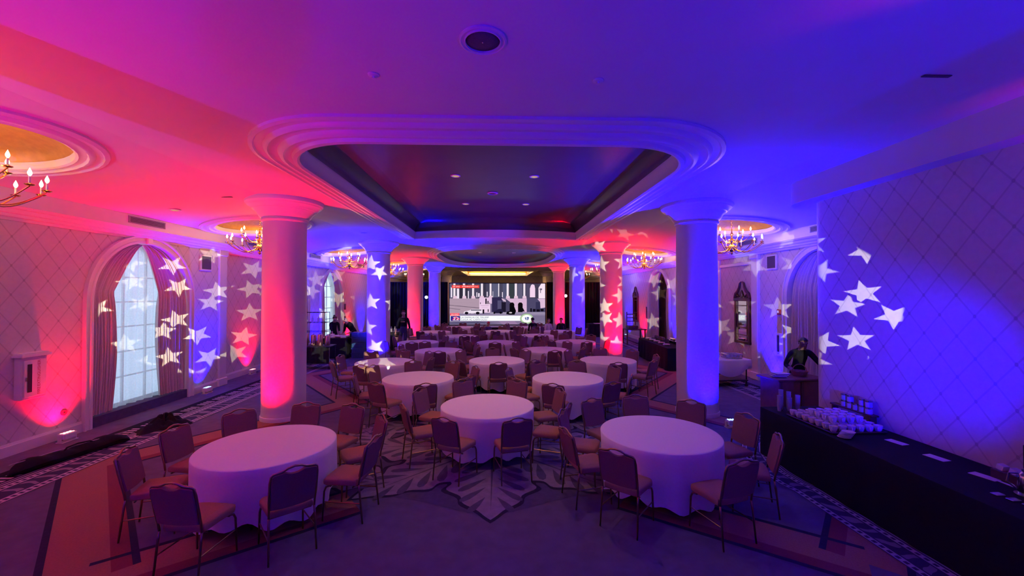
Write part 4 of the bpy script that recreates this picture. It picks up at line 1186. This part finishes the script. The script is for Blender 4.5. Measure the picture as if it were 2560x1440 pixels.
for i, (x,y,h) in enumerate(((-6.62,14.5,.42),(-6.38,14.6,.38),(-6.12,14.5,.40),(-5.92,14.62,.34))):
    t2 = thing('coffee_urn', 'copper cylinder urn on black cart, %s from left' % ['first','second','third','fourth'][i], 'urn', (x,y,.796), 0, 'copper urns')
    b = MB(); b.lathe([(.09,0),(.095,.02),(.095,h-.05),(.08,h-.02),(.03,h),(.001,h)], 20); b.build('body', M['copper'], t2, smooth=40)
    b = MB(); b.tube([(0,-.095,.07),(0,-.13,.07),(0,-.13,.04)], .010, 6); b.build('tap', M['steel'], t2)
    b = MB(); b.sphere((0,0,h+.012),.016); b.build('knob', M['black'], t2)
# wire rack with hanging bottles
t = thing('wire_rack', 'tall wire rack with empty baskets left of linen table', 'rack', (-6.95, 15.9, 0))
for sx in (-1,1):
    for sy in (-1,1):
        b = MB(); b.tube([(sx*.5,sy*.22,0),(sx*.5,sy*.22,1.9)], .013, 6); b.build('post', M['black_metal'], t)
for z in (.3,.75,1.15,1.5,1.88):
    b = MB()
    for s in (-1,1): b.tube([(-.5,s*.22,z),(.5,s*.22,z)], .009, 5); b.tube([(s*.5,-.22,z),(s*.5,.22,z)], .009, 5)
    for i in range(7): b.tube([(-.42+.14*i,-.22,z),(-.42+.14*i,.22,z)], .005, 4)
    b.build('shelf', M['black_metal'], t)
for i in range(3):
    b = MB(); b.lathe([(.001,0),(.04,0),(.042,.14),(.015,.19),(.013,.25),(.001,.25)], 12); tag(b.build('bottle', M['tumbler'], loc=(-7.2+.22*i,15.85,1.512), smooth=40), 'clear bottle on the wire rack, %s from left' % ['first','second','third'][i], 'bottle', 'bottles on the rack')
def crate(x,y,z,rz,lab):
    t = thing('crate', lab, 'crate', (x,y,z), rz, 'stacked blue crates')
    b = MB(); b.bbox(-.30,-.22,0,.30,.22,.20,.015); b.build('body', M['blue_crate'], t)
    b = MB()
    for s in (-1,1): b.box(-.315,s*.22-.01,.17,.315,s*.22+.01,.205); b.box(s*.30-.01,-.22,.17,s*.30+.01,.22,.205)
    b.build('rim', M['blue_crate'], t)
    for i in range(6):
        b = MB(); x_ = -.24+.096*i; b.box(x_-.012,-.232,.02,x_+.012,-.22,.165); b.build('rib', M['blue_crate'], t)
od = ['bottom','second','third','fourth','top']
for i in range(5): crate(-5.52, 16.9, .207*i, R(3*(i%2)), 'blue plastic crate, %s of the near stack' % od[i])
for i in range(5): crate(-4.98+.12, 17.35, .207*i, R(-2*(i%2)), 'blue plastic crate, %s of the stack touching column' % od[i])

# ================================================================ RIGHT SIDE
# buffet along the near wall
t = thing('buffet_table', 'long black clothed buffet table along the near right wall', 'table', (4.86, 4.1, 0))
TX0, TX1, TY0, TY1, TH = -.50, .46, -1.5, 2.45, .76
b = MB(); b.bbox(TX0+.02,TY0+.02,.70,TX1-.02,TY1-.02,.735,.008); b.build('tabletop', M['wood'], t)
for sx in (TX0+.1,TX1-.1):
    for sy in (TY0+.1, .4, TY1-.1):
        g = MB(); g.tube([(sx,sy,0),(sx,sy,.70)], .016, 6); g.build('leg', M['black_metal'], t)
c = MB(); pts = []
step = .05
y = TY0
while y < TY1: pts.append((TX0, y, (-1,0))); y += step
x = TX0
while x < TX1: pts.append((x, TY1, (0,1))); x += step
y = TY1
while y > TY0: pts.append((TX1, y, (1,0))); y -= step
x = TX1
while x > TX0: pts.append((x, TY0, (0,-1))); x -= step
rings = []
for k, f0 in ((0,0),(.012,.006),(.3,.010),(.7,.014),(1,.018)):
    rings.append([(a+n_[0]*(f0+.010*k*math.sin(i*.55+math.sin(i*.17)*2)) if n_[0] <= 0 else a+.004, b_+n_[1]*f0, TH-(TH-.01)*k) for i, (a, b_, n_) in enumerate(pts)])
c.loft(rings); c.add(rings[0], [tuple(range(len(pts)))]); c.build('cloth', M['black_cloth'], t, smooth=40)
ZT = .762
# cups: stacked in a low mound of rows
cup = MB(); cup.lathe([(.001,0),(.030,0),(.033,.006),(.044,.035),(.049,.078),(.047,.078),(.041,.035),(.029,.010),(.001,.010)], 16)
me_cup = cup.mesh('bowl', M['china'], 40)
han = MB(); han.tube([(.046,0,.064),(.070,0,.061),(.076,0,.040),(.063,0,.022),(.040,0,.020)], .006, 5); me_han = han.mesh('handle', M['china'], 'all')
sau = MB(); sau.lathe([(.001,0),(.04,.002),(.072,.012),(.074,.014),(.04,.006),(.001,.004)], 20); me_sau = sau.mesh('saucer', M['china'], 40)
tray_t = thing('serving_tray', 'dark serving tray under the white coffee cups', 'tray', (4.84, 5.62, ZT)); b = MB(); b.bbox(-.40,-.40,0,.34,.44,.018,.008); b.build('base', M['black'], tray_t); b = MB()
for p in (((-.40,-.40),(.34,-.40)),((.34,-.40),(.34,.44)),((.34,.44),(-.40,.44)),((-.40,.44),(-.40,-.40))): b.tube([(*p[0],.02),(*p[1],.02)], .010, 5)
b.build('rim', M['darkwood'], tray_t)
ccount = 0
ordn = ['first','second','third','fourth','fifth','sixth','seventh','eighth','ninth']
for layer in range(2):
    nr, nc = (7, 6) if layer == 0 else (4, 4)
    for r_ in range(nr):
        for q_ in range(nc):
            x = 4.84-.33+.122*q_+.11*layer; y = 5.28+.122*r_+.14*layer
            t = thing('coffee_cup', 'white coffee cup, %s row from camera, %s from aisle, %s layer' % (ordn[r_], ordn[q_], 'upper' if layer else 'lower'), 'cup', (x, y, ZT+.019+.0785*layer), R(225+rr.uniform(-14,14)), 'coffee cups on the tray')
            part('bowl', me_cup, t); part('handle', me_han, t)
for i in range(5):
    t = part('saucer', me_sau, None, (4.50+.02*i, 5.10+.006*i, ZT+.0+.0145*i)); tag(t, 'white saucer, %s up in the pile before the cups' % ordn[i], 'saucer', 'saucers by the cups')
# tumbler stacks
tb = MB(); tb.lathe([(.026,0),(.030,.03),(.035,.098),(.033,.098),(.028,.03),(.024,.006),(.001,.006)], 14); me_tb = tb.mesh('tumbler', M['tumbler'], 40)
k = 0
for i, (x, y, n_) in enumerate(((4.50,6.30,5),(4.58,6.38,7),(4.66,6.30,4),(4.72,6.40,6),(4.80,6.31,5),(4.87,6.40,4))):
    for j in range(n_):
        o = part('tumbler', me_tb, None, (x, y, ZT+.036*j)); tag(o, 'clear tumbler, %s up in the %s stack from aisle' % (ordn[j], ordn[i]), 'tumbler', 'stacked tumblers')
# riser with sugar tins
t = thing('riser', 'dark display riser behind the cups against the wall', 'riser', (5.262, 5.82, ZT))
b = MB(); b.bbox(-.055,-.36,.14,.05,.36,.165,.006); b.build('top', M['darkwood'], t)
for s in (-.33,.30):
    b = MB(); b.bbox(-.05,s,0,.045,s+.03,.14,.004); b.build('support', M['darkwood'], t)
b = MB(); b.bbox(.03,-.30,.0,.045,.30,.14,.004); b.build('back', M['grey_paint'], t)
M['tin'] = mat('pale_tin', (.55,.55,.60), .35, metal=.3, noise=.25, scale=50)
for i, (x, y) in enumerate(((-.03,-.26),(-.03,-.16),(-.03,-.06),(-.03,.04),(-.03,.14))):
    for j in range(2 if i != 2 else 1):
        t2 = thing('tin', 'round tea tin on the riser, %s from camera, %s' % (ordn[i], 'upper' if j else 'lower'), 'tin', (5.272+x*.55, 5.82+y, ZT+.1655+.094*j), 0, 'tea tins')
        b = MB(); b.lathe([(.001,0),(.042,0),(.043,.005),(.043,.078),(.001,.078)], 18); b.build('body', M['tin'], t2, smooth=40)
        b = MB(); b.lathe([(.044,.07),(.0445,.092),(.001,.093)], 18); b.build('lid', M['steel'], t2, smooth=40)
for i, (x,y,rz) in enumerate(((5.02,4.93,10),(5.0,4.45,8),(4.98,3.98,12))):
    b = MB(); b.box(-.055,-.10,0,.055,.10,.004); o = b.build('card', M['paper'], loc=(x,y,ZT)); o.rotation_euler = (0,0,R(rz)); tag(o, 'white card lying on buffet, %s from the cups' % ordn[i], 'card', 'cards on the buffet')
# urns, sign board, packets at the near end
for i, (x, y) in enumerate(((4.92,3.58),(4.90,3.33))):
    t = thing('coffee_pot', 'chrome coffee pot on buffet, %s' % ('farther one' if i == 0 else 'nearer one at frame edge'), 'coffee pot', (x,y,ZT), 0, 'chrome coffee pots')
    b = MB(); b.lathe([(.072,0),(.078,.01),(.078,.16),(.070,.19),(.055,.205),(.050,.215),(.001,.225)], 24); b.build('body', M['steel'], t, smooth=40)
    b = MB(); b.lathe([(.05,.215),(.052,.225),(.03,.24),(.012,.243),(.012,.255),(.001,.257)], 18); b.build('lid', M['black'], t, smooth=40)
    b = MB(); b.tube([(-.05,.05,.19),(-.09,.085,.18),(-.10,.095,.10),(-.06,.055,.05)], .010, 6); b.build('handle', M['steel'], t)
    b = MB(); b.tube([(-.055,-.05,.18),(-.085,-.07,.20)], [.016,.009], 8); b.build('spout', M['steel'], t)
    b = MB(); b.lathe([(.085,0),(.10,.004),(.10,.010),(.001,.010)], 24, cz=-.001); b.build('drip_tray', M['steel'], t)
for i in range(3):
    b = MB(); b.bbox(-.045,-.03,0,.045,.03,.012,.005); tag(b.build('creamer_dish', M['steel'], loc=(4.66+.02*i,3.62-.1*i,ZT), smooth=False), 'small steel dish left of the coffee pots, %s' % ['farthest','middle','nearest'][i], 'dish', 'steel dishes')
t = thing('menu_board', 'black tabletop menu board at right frame edge', 'board', (5.24, 3.62, ZT), R(2))
b = MB(); b.bbox(-.008,-.45,.13,.008,.24,.36,.004); b.build('panel', M['black'], t); b = MB(); b.box(-.06,-.3,0,.06,-.27,.13); b.box(-.06,.12,0,.06,.15,.13); b.build('foot', M['darkwood'], t)
t = thing('packet_rack', 'low wooden rack holding tea packets beside pots', 'rack', (5.10, 3.72, ZT), R(4))
b = MB(); b.bbox(-.05,-.5,0,.05,.26,.09,.006); b.build('body', M['darkwood'], t)
for i in range(7):
    b = MB(); b.box(-.035,-.028,0,.035,.028,.05,M=Matrix.Rotation(R(14),4,'X')); o = b.build('tea_packets', M['paper'], loc=(5.10-.0,3.72-.42+.105*i,ZT+.0905)); tag(o, 'bundle of tea packets in wooden rack, %s from camera' % ordn[i], 'packets', 'tea packet bundles')
b = MB(); b.box(4.985,3.55,ZT,5.02,3.96,ZT+.003); tag(b.build('label_strip', M['paper']), 'pale strip card in front of the packet rack', 'card')

# wooden reception stand with baskets
t = thing('wooden_stand', 'red brown wooden service stand behind the buffet end', 'stand', (5.95, 8.05, 0), R(6))
b = MB(); b.bbox(-.46,-.26,.04,.50,.26,.90,.012); b.build('body', M['wood'], t)
b = MB(); b.bbox(-.52,-.30,.90,.56,.30,.945,.01); b.build('top', M['wood'], t)
b = MB(); b.bbox(-.47,-.27,0,.51,.27,.07,.01); b.build('plinth', M['darkwood'], t)
for x in (-.44,.02,.46):
    b = MB(); b.bbox(x-.03,-.285,.07,x+.03,-.26,.89,.006); b.build('stile', M['darkwood'], t)
for i in range(6):
    b = MB(); b.bbox(-.13,-.095,0,.13,.095,.012,.004); o = b.build('menu_book', M['paper'] if i % 2 else M['darkwood'], loc=(5.66+.012*i, 8.0, .947+.0125*i)); o.rotation_euler = (0,0,R(-20+4*i)); tag(o, 'flat menu book, %s up in the pile on wooden stand' % ordn[i], 'book', 'menu books')
t = thing('basket', 'round handled wicker basket on the wooden stand', 'basket', (6.16,8.08,.946))
b = MB(); b.lathe([(.001,0),(.11,.0),(.15,.09),(.155,.10),(.145,.10),(.105,.012),(.001,.012)], 24); b.build('bowl', M['wicker'], t, smooth=40)
b = MB(); b.tube([(.148*math.cos(a),0,.09+.14*math.sin(a)) for a in [PI*i/14 for i in range(15)]], .009, 6); b.build('handle', M['wicker'], t)
for i,(x,y) in enumerate(((-.05,-.03),(.05,-.02),(0,.05))):
    b = MB(); b.sphere((0,0,.035),.042,10,6,sc=(1.3,.9,.8)); tag(b.build('bread_roll', M['chair_seat'], loc=(6.16+x,8.08+y,.960), smooth='all'), 'bread roll in the wicker basket, %s' % ['left','right','rear'][i], 'bread', 'rolls in the basket')
b = MB(); b.lathe([(.001,0),(.04,0),(.045,.09),(.04,.10),(.001,.10)], 14); tag(b.build('beaker', M['grey_paint'], loc=(5.42,7.62,0), smooth=40), 'grey beaker on the floor by the wooden stand', 'beaker') if False else None

# white draped cart by the right wall
t = thing('draped_cart', 'cart draped in white cloth right of the blue column', 'cart', (6.55, 11.55, 0), R(3))
b = MB(); b.bbox(-.55,-.36,.72,.50,.36,.76,.01); b.build('tabletop', M['wood'], t)
b = MB(); b.bbox(-.55,-.36,.16,.50,.36,.20,.01); b.build('shelf', M['black'], t)
for sx in (-.5,.46):
    for sy in (-.32,.32):
        b = MB(); b.tube([(sx,sy,.08),(sx,sy,.72)], .018, 6); b.build('post', M['black_metal'], t)
        b = MB(); b.lathe([(.001,-.015),(.045,-.015),(.045,.015),(.001,.015)], 12, M=Matrix.Translation((sx,sy,.045)) @ Matrix.Rotation(R(90),4,'X')); b.build('wheel', M['black'], t)
def dr(u, v):
    x = -.58+1.14*u; hang = .18+.30*math.sin(PI*min(1,u*1.05))**.8
    if v < .45:
        return (x, .37-.76*v/.45, .765+.004*math.sin(20*u+9*v))
    q_ = (v-.45)/.55
    return (x, -.39-.03*math.sin(PI*q_)-.012*math.sin(16*u+3*q_), .765-hang*q_)
b = MB(); b.sheet(dr, 40, 20); b.build('cloth', M['cloth'], t, smooth='all')
def dr2(u, v):
    yy = .37-.76*u; q_ = v
    return (.56+.02*math.sin(PI*q_)+.012*math.sin(14*u), yy, .765-(.24+.08*math.sin(3*u))*q_)
b = MB(); b.sheet(dr2, 20, 8); b.build('cloth_side', M['cloth'], t, smooth='all')
t = thing('chafing_dish', 'white covered serving dish on the draped cart', 'dish', (6.26,11.6,.775)); b = MB(); b.bbox(-.16,-.12,0,.16,.12,.10,.02); b.build('pan', M['china'], t); b = MB(); b.bbox(-.17,-.13,.10,.17,.13,.15,.03); b.build('lid', M['china'], t)
t = thing('glass_rack', 'rack of glasses on the draped cart', 'rack', (6.72,11.45,.775)); b = MB(); b.box(-.22,-.16,0,.22,.16,.03); b.build('base', M['grey_paint'], t); b = MB()
for s in (-1,1): b.tube([(-.22,s*.16,.12),(.22,s*.16,.12)], .008, 5); b.tube([(s*.22,-.16,.12),(s*.22,.16,.12)], .008, 5); [b.tube([(s*.22,q_*.16,.03),(s*.22,q_*.16,.12)], .008, 5) for q_ in (-1,1)]
b.build('rail', M['steel'], t)
for i in range(4):
    for j in range(3):
        o = part('tumbler', me_tb, None, (6.57+.10*i, 11.35+.10*j, .806)); tag(o, 'glass in cart rack, %s from left, %s from camera' % (ordn[i], ordn[j]), 'glass', 'glasses in the rack')
# ornate mirrors
def mirror(y, lab):
    t = thing('wall_mirror', lab, 'mirror', (XR, y, 0))
    b = MB(); b.box(-.035,-.33,1.10,-.02,.33,2.36); b.build('glass', M['mirror'], t)
    b = MB()
    for s in (-1,1): b.bbox(-.07,s*.36-.045,1.05,-.0,s*.36+.045,2.42,.012)
    b.bbox(-.07,-.42,1.0,0,.42,1.09,.012); b.bbox(-.08,-.44,2.36,0,.44,2.46,.012); b.build('frame', M['darkwood'], t)
    b = MB()
    for s in (-1,1): b.box(-.045,s*.24-.012,1.1,-.03,s*.24+.012,2.36)
    for z in (1.28,1.52,2.22): b.box(-.045,-.33,z-.012,-.03,.33,z+.012)
    b.build('inner_bar', M['darkwood'], t)
    b = MB()
    for s in (-1,1):
        b.tube([(-.05,s*.40,2.46),(-.05,s*.34,2.60),(-.05,s*.22,2.68),(-.05,s*.14,2.80),(-.05,s*.10,2.93),(-.05,s*.03,2.98)], [.045,.05,.045,.04,.035,.02], 8)
        b.tube([(-.05,s*.3,2.48),(-.05,s*.24,2.56),(-.05,s*.15,2.5)], .03, 7)
    b.lathe([(.001,2.46),(.03,2.47),(.07,2.55),(.04,2.65),(.02,2.7),(.001,2.72)], 10, cx=-.05); b.build('crest', M['darkwood'], t, smooth=50)
mirror(12.88, 'tall ornate mahogany mirror on starry right wall panel')
mirror(23.1, 'tall ornate mirror on far right blue wall')
# black buffet beyond the blue column
t, c = black_table('black_buffet', 6.35, 15.2, 1.0, 3.3, .76, 'black clothed buffet left of the blue column, right aisle', R(-3)); c.build('cloth', M['black_cloth'], t, smooth=40)
pl = MB(); pl.lathe([(.001,0),(.07,.001),(.12,.012),(.122,.014),(.07,.005),(.001,.004)], 20); me_pl = pl.mesh('plate', M['china'], 40)
for i in range(5):
    for j in range(4):
        o = part('plate', me_pl, None, (6.10-.03*i+.06, 16.4-.52*i, .7625+.0125*j)); tag(o, 'white plate, %s up in the %s pile from far end' % (ordn[j], ordn[i]), 'plate', 'plates on black buffet')
for i in range(6):
    b = MB(); b.lathe([(.001,0),(.05,0),(.05,.09),(.03,.12),(.001,.13)], 12); tag(b.build('jar', M['grille'], loc=(6.58+.0*i,16.7-.16*i,.7625), smooth=40), 'dark jar on the black buffet rear, %s from far end' % ordn[i], 'jar', 'jars on black buffet')
for i in range(3):
    t2 = thing('chafer', 'steel chafing dish on black buffet, %s from camera' % ordn[i], 'chafing dish', (6.62, 13.95+.5*i, .7625), 0, 'chafing dishes'); b = MB(); b.bbox(-.15,-.2,.06,.15,.2,.13,.02); b.build('pan', M['steel'], t2)
    for s in (-1,1):
        b = MB(); b.box(-.14,s*.17-.01,0,.14,s*.17+.01,.06); b.build('leg', M['black_metal'], t2)
    b = MB(); b.bbox(-.15,-.2,.13,.15,.2,.19,.04); b.build('lid', M['steel'], t2)
# side table with an upturned ladderback bench, far right
t = thing('side_table', 'wooden side table carrying an upturned chair, far right', 'table', (7.1, 20.9, 0)); b = MB(); b.bbox(-.55,-.4,.74,.5,.4,.80,.01); b.build('tabletop', M['darkwood'], t)
for sx in (-.48,.43):
    for sy in (-.34,.34): b = MB(); b.bbox(sx-.03,sy-.03,0,sx+.03,sy+.03,.74,.006); b.build('leg', M['darkwood'], t)
t = thing('ladderback_chair', 'wooden ladderback chair stacked on the side table', 'chair', (6.95, 20.8, .802)); b = MB(); b.bbox(-.25,-.22,.02,.25,.22,.16,.01); b.build('seat', M['darkwood'], t)
for s in (-1,1): b = MB(); b.bbox(s*.22-.02,.15,.16,s*.22+.02,.19,.85,.006); b.build('post', M['darkwood'], t)
for z in (.34,.52,.70): b = MB(); b.bbox(-.2,.155,z,.2,.185,z+.05,.006); b.build('rung', M['darkwood'], t)
for sx in (-.2,.2):
    for sy in (-.17,.17): b = MB(); b.box(sx-.02,sy-.02,0,sx+.02,sy+.02,.03); b.build('leg', M['darkwood'], t)
t, c = black_table('linen_side_table', 6.3, 24.6, 1.6, .9, .78, 'dark clothed table with plates near the far right drapes', 0); c.build('cloth', M['black_cloth'], t, smooth=40)
b = MB(); b.bbox(-.35,-.2,0,.35,.2,.03,.012); tag(b.build('serving_platter', M['china'], loc=(6.2,24.5,.782)), 'white platter on the far right dark table', 'platter')
# soundboard case at far left by the standing man
t = thing('road_case', 'black equipment case left of the standing man', 'case', (-4.95, 18.75, 0)); b = MB(); b.bbox(-.55,-.35,.08,.55,.35,.85,.02); b.build('body', M['black'], t)
b = MB(); b.bbox(-.56,-.36,.83,.56,.36,.88,.01); b.build('lid', M['black_metal'], t)
for sx in (-.45,.45):
    for sy in (-.28,.28): b = MB(); b.sphere((sx,sy,.045),.045); b.build('wheel', M['black'], t)
for i in range(2):
    b = MB(); b.lathe([(.001,0),(.04,0),(.04,.15),(.015,.20),(.015,.24),(.001,.24)], 12); tag(b.build('water_bottle', M['tumbler'], loc=(-4.72+.16*i,18.6,.882), smooth=40), 'clear water bottle on the black case, %s' % ['left','right'][i], 'bottle', 'water bottles')
# ================================================================ PEOPLE
def ik(a, b, l1, l2, pole):
    a, b = Vector(a), Vector(b); d = b-a; L = min(d.length, (l1+l2)*.999)
    dn = d.normalized(); x = (l1*l1-l2*l2+L*L)/(2*L); h = math.sqrt(max(0, l1*l1-x*x))
    p = Vector(pole); p = p-dn*p.dot(dn); p.normalize()
    return a+dn*x+p*h, a+dn*L
def person(lab, x, y, rz, lean=0, hands=None, feet=None, pelvis=.93, head_pitch=0, head_yaw=0, top='suit', legs='suit', skin='skin', hair='hair', bun=False, bald=False, cap=None, scale=1.0, shirt_logo=False, seated=False, side_lean=0):
    t = thing('person', lab, 'person', (x, y, 0), rz)
    V, E, Rd, K = [], [], [], []
    def v(p, r, k, parent=None):
        V.append(Vector(p)); Rd.append(r); K.append(k)
        if parent is not None: E.append((parent, len(V)-1))
        return len(V)-1
    ML = Matrix.Translation((0,0,pelvis)) @ Matrix.Rotation(-R(lean),4,'X') @ Matrix.Rotation(R(side_lean),4,'Y')
    def tp(a): return ML @ Vector(a)
    pel = v((0,0,pelvis), .135, 'legs'); wa = v(tp((0,0,.16)), .130, 'top', pel); ch = v(tp((0,.0,.34)), .150, 'top', wa); nb = v(tp((0,0,.50)), .085, 'top', ch)
    nk = v(tp((0,.005,.565)), .052, 'skin', nb)
    MH = Matrix.Translation(tp((0,.01,.60))) @ Matrix.Rotation(R(head_yaw),4,'Z') @ Matrix.Rotation(-R(lean*.35+head_pitch),4,'X')
    h0 = v(MH @ Vector((0,.02,.045)), .066, 'skin', nk); h1 = v(MH @ Vector((0,.015,.115)), .083, 'skin', h0); h2 = v(MH @ Vector((0,0,.165)), .070, 'skin', h1)
    v(MH @ Vector((0,.112,.085)), .013, 'skin', h0)                       # nose
    hands = hands or [(-.27,.05,.80),(.27,.05,.80)]
    feet = feet or [(-.11,.0,.07),(.11,.05,.07)]
    for s, hd, ft in ((-1, hands[0], feet[0]), (1, hands[1], feet[1])):
        sh = tp((s*.175,0,.455)); shi = v(sh, .072, 'top', nb)
        el, wr = ik(sh, hd, .29, .26, (s*.5,-.6,-.5))
        e = v(el, .050, 'top', shi); m_ = v((el+wr)/2, .044, 'top', e); w = v(wr, .031, 'skin', m_)
        d = (wr-el).normalized(); sd = d.cross(Vector((0,0,1))); sd = sd.normalized() if sd.length > .01 else Vector((1,0,0))
        up = sd.cross(d)
        pm = v(wr+d*.045, .034, 'skin', w); pe = v(wr+d*.085, .030, 'skin', pm)
        for i, (o_, L_) in enumerate(((-.030,.055),(-.010,.072),(.010,.068),(.029,.052))):   # four fingers
            a0 = v(wr+d*.095+sd*o_, .0095, 'skin', pe); a1 = v(wr+d*(.095+L_*.55)+sd*o_*1.1-up*.012, .0088, 'skin', a0); v(wr+d*(.095+L_)+sd*o_*1.1-up*.034, .0075, 'skin', a1)
        th = v(wr+d*.05+sd*(-s*.045), .011, 'skin', pm); v(wr+d*.095+sd*(-s*.058)-up*.012, .009, 'skin', th)
        hp = v((s*.095,0,pelvis-.05), .100, 'legs', pel)
        kn, an = ik((s*.095,0,pelvis-.05), ft, .43, .43, (0,1,.15 if not seated else 1))
        kv = v(kn, .064, 'legs', hp); cv = v((kn*.6+an*.4)+Vector((0,-.015,0)), .058, 'legs', kv); av = v(an, .040, 'legs', cv)
        v(an+Vector((0,.10,-.035)), .036, 'shoe', av) if True else None
        v(an+Vector((0,.17,-.045)), .028, 'shoe', len(V)-1)
    me = bpy.data.meshes.new('body'); me.from_pydata([p*scale for p in V], E, [])
    tmp = bpy.data.objects.new('body_tmp', me); COL.objects.link(tmp)
    sk = tmp.modifiers.new('skin', 'SKIN'); sk.use_smooth_shade = True; sk.branch_smoothing = .3
    for sv, r in zip(me.skin_vertices[0].data, Rd): sv.radius = (r*scale, r*scale)
    me.skin_vertices[0].data[0].use_root = True
    tmp.modifiers.new('sub', 'SUBSURF').levels = 1
    bpy.context.view_layer.update()
    out = bpy.data.meshes.new_from_object(tmp.evaluated_get(bpy.context.evaluated_depsgraph_get()))
    bpy.data.objects.remove(tmp)
    out.name = 'body'; out.materials.clear()
    kinds = ['skin','top','legs','shoe']; mm = [M[skin], M[top], M[legs], M['black']]
    for m_ in mm: out.materials.append(m_)
    segs = [(V[a]*scale, V[b_]*scale, K[b_] if K[b_] in ('skin','shoe') else K[a]) for a, b_ in E]
    for pl_ in out.polygons:
        c = pl_.center; best = None
        for a, b_, k_ in segs:
            ab = b_-a; q_ = max(0, min(1, (c-a).dot(ab)/max(1e-9,ab.dot(ab)))); dd_ = (c-a-ab*q_).length
            if best is None or dd_ < best[0]: best = (dd_, k_)
        pl_.material_index = kinds.index(best[1]); pl_.use_smooth = True
    part('body', out, t)
    S4 = Matrix.Scale(scale,4)
    hb = MB()
    if not bald:
        def hair_fn(u, w):
            a = 2*PI*u; ph = w*R(118 if bun else 100)
            back = .5-.5*math.sin(a)          # 1 at the back
            ph *= (.46+.70*back); r = .093+.008*math.sin(9*a)*w
            return S4 @ (MH @ Vector((r*math.sin(ph)*math.cos(a), -.002+r*1.08*math.sin(ph)*math.sin(a), .118+r*1.12*math.cos(ph))))
        hb.sheet(hair_fn, 20, 8)
        if bun: hb.sphere((0,-.115,.185), .048, 10, 6, M=S4 @ MH)
        hb.build('hair', M[hair], t, smooth='all')
    if cap:
        cb2 = MB(); cb2.sheet(lambda u,w: S4 @ (MH @ Vector((.102*math.sin(w*R(84))*math.cos(2*PI*u), .102*math.sin(w*R(84))*math.sin(2*PI*u), .125+.105*math.cos(w*R(84))))), 18, 6)
        cb2.build('cap', M[cap], t, smooth='all')
    for s in (-1,1):
        eb = MB(); eb.sphere((s*.082,.005,.10), .02, 8, 5, sc=(.45,.8,1.3), M=S4 @ MH); eb.build('ear', M[skin], t, smooth='all')
        eb = MB(); eb.sphere((s*.030,.088,.112), .009, 8, 5, M=S4 @ MH); eb.build('eye', M['black'], t, smooth='all')
    mb_ = MB(); mb_.sphere((0,.084,.045), .018, 8, 4, sc=(1.3,.4,.35), M=S4 @ MH); mb_.build('mouth', M['red_ink'], t, smooth='all')
    if shirt_logo:
        lg = MB(); lg.box(-.09,.152,.335,.09,.156,.365,M=S4 @ ML); lg.build('chest_print', M['white_metal'], t)
    return t
# waiter stooping over the wooden stand
person('waiter in black jacket leaning over the wooden stand', 6.60, 8.74, R(165), lean=26, hands=[(-.40,.44,1.0),(.25,.46,1.0)], head_pitch=10, top='suit', legs='suit', skin='skin_dark')
# linen table staff
person('woman with a hair bun silhouetted against the daylit window', -7.02, 17.95, R(-145), lean=12, hands=[(-.15,.42,.92),(.15,.45,.92)], head_pitch=18, top='suit', legs='suit', bun=True, scale=.95)
person('man in dark suit stooping over the linen table', -6.1, 17.85, R(150), lean=42, hands=[(-.22,.50,.92),(.16,.50,.90)], head_pitch=-5, top='suit', legs='suit', bald=True, scale=1.03)
# standing technician
person('man in black printed sweatshirt standing by the drapes', -4.12, 18.35, R(180), lean=0, hands=[(-.30,.10,.86),(.30,.10,.86)], top='suit', legs='grey_pants', shirt_logo=True, scale=1.06)
# seated guests near the screen: each on the banquet chair nearest the spot
used = set()
def seat_person(lab, x, y, **k):
    ch = min((o for o in bpy.data.objects if o.name.startswith('banquet_chair') and o.name not in used), key=lambda o: math.hypot(o.location.x-x, o.location.y-y))
    used.add(ch.name); rz = ch.rotation_euler.z
    person(lab, ch.location.x-.0*math.sin(rz), ch.location.y, rz, pelvis=.53, seated=True, feet=[(-.11,.40,.07),(.11,.40,.07)], hands=k.pop('hands', [(-.13,.30,.60),(.13,.30,.60)]), **k)
seat_person('seated guest in dark top left of the white shirt', 1.95, 21.2, top='suit', lean=8)
seat_person('seated man in white shirt facing the screen', 2.55, 20.9, top='white_shirt', skin='skin', lean=6)
seat_person('seated guest in black beside the right red column', 3.6, 21.2, top='suit')
seat_person('seated guest in violet top with a red cap', -.55, 20.9, top='purple_top', cap='red_hat', scale=.86, lean=8)
bpy.context.view_layer.update()
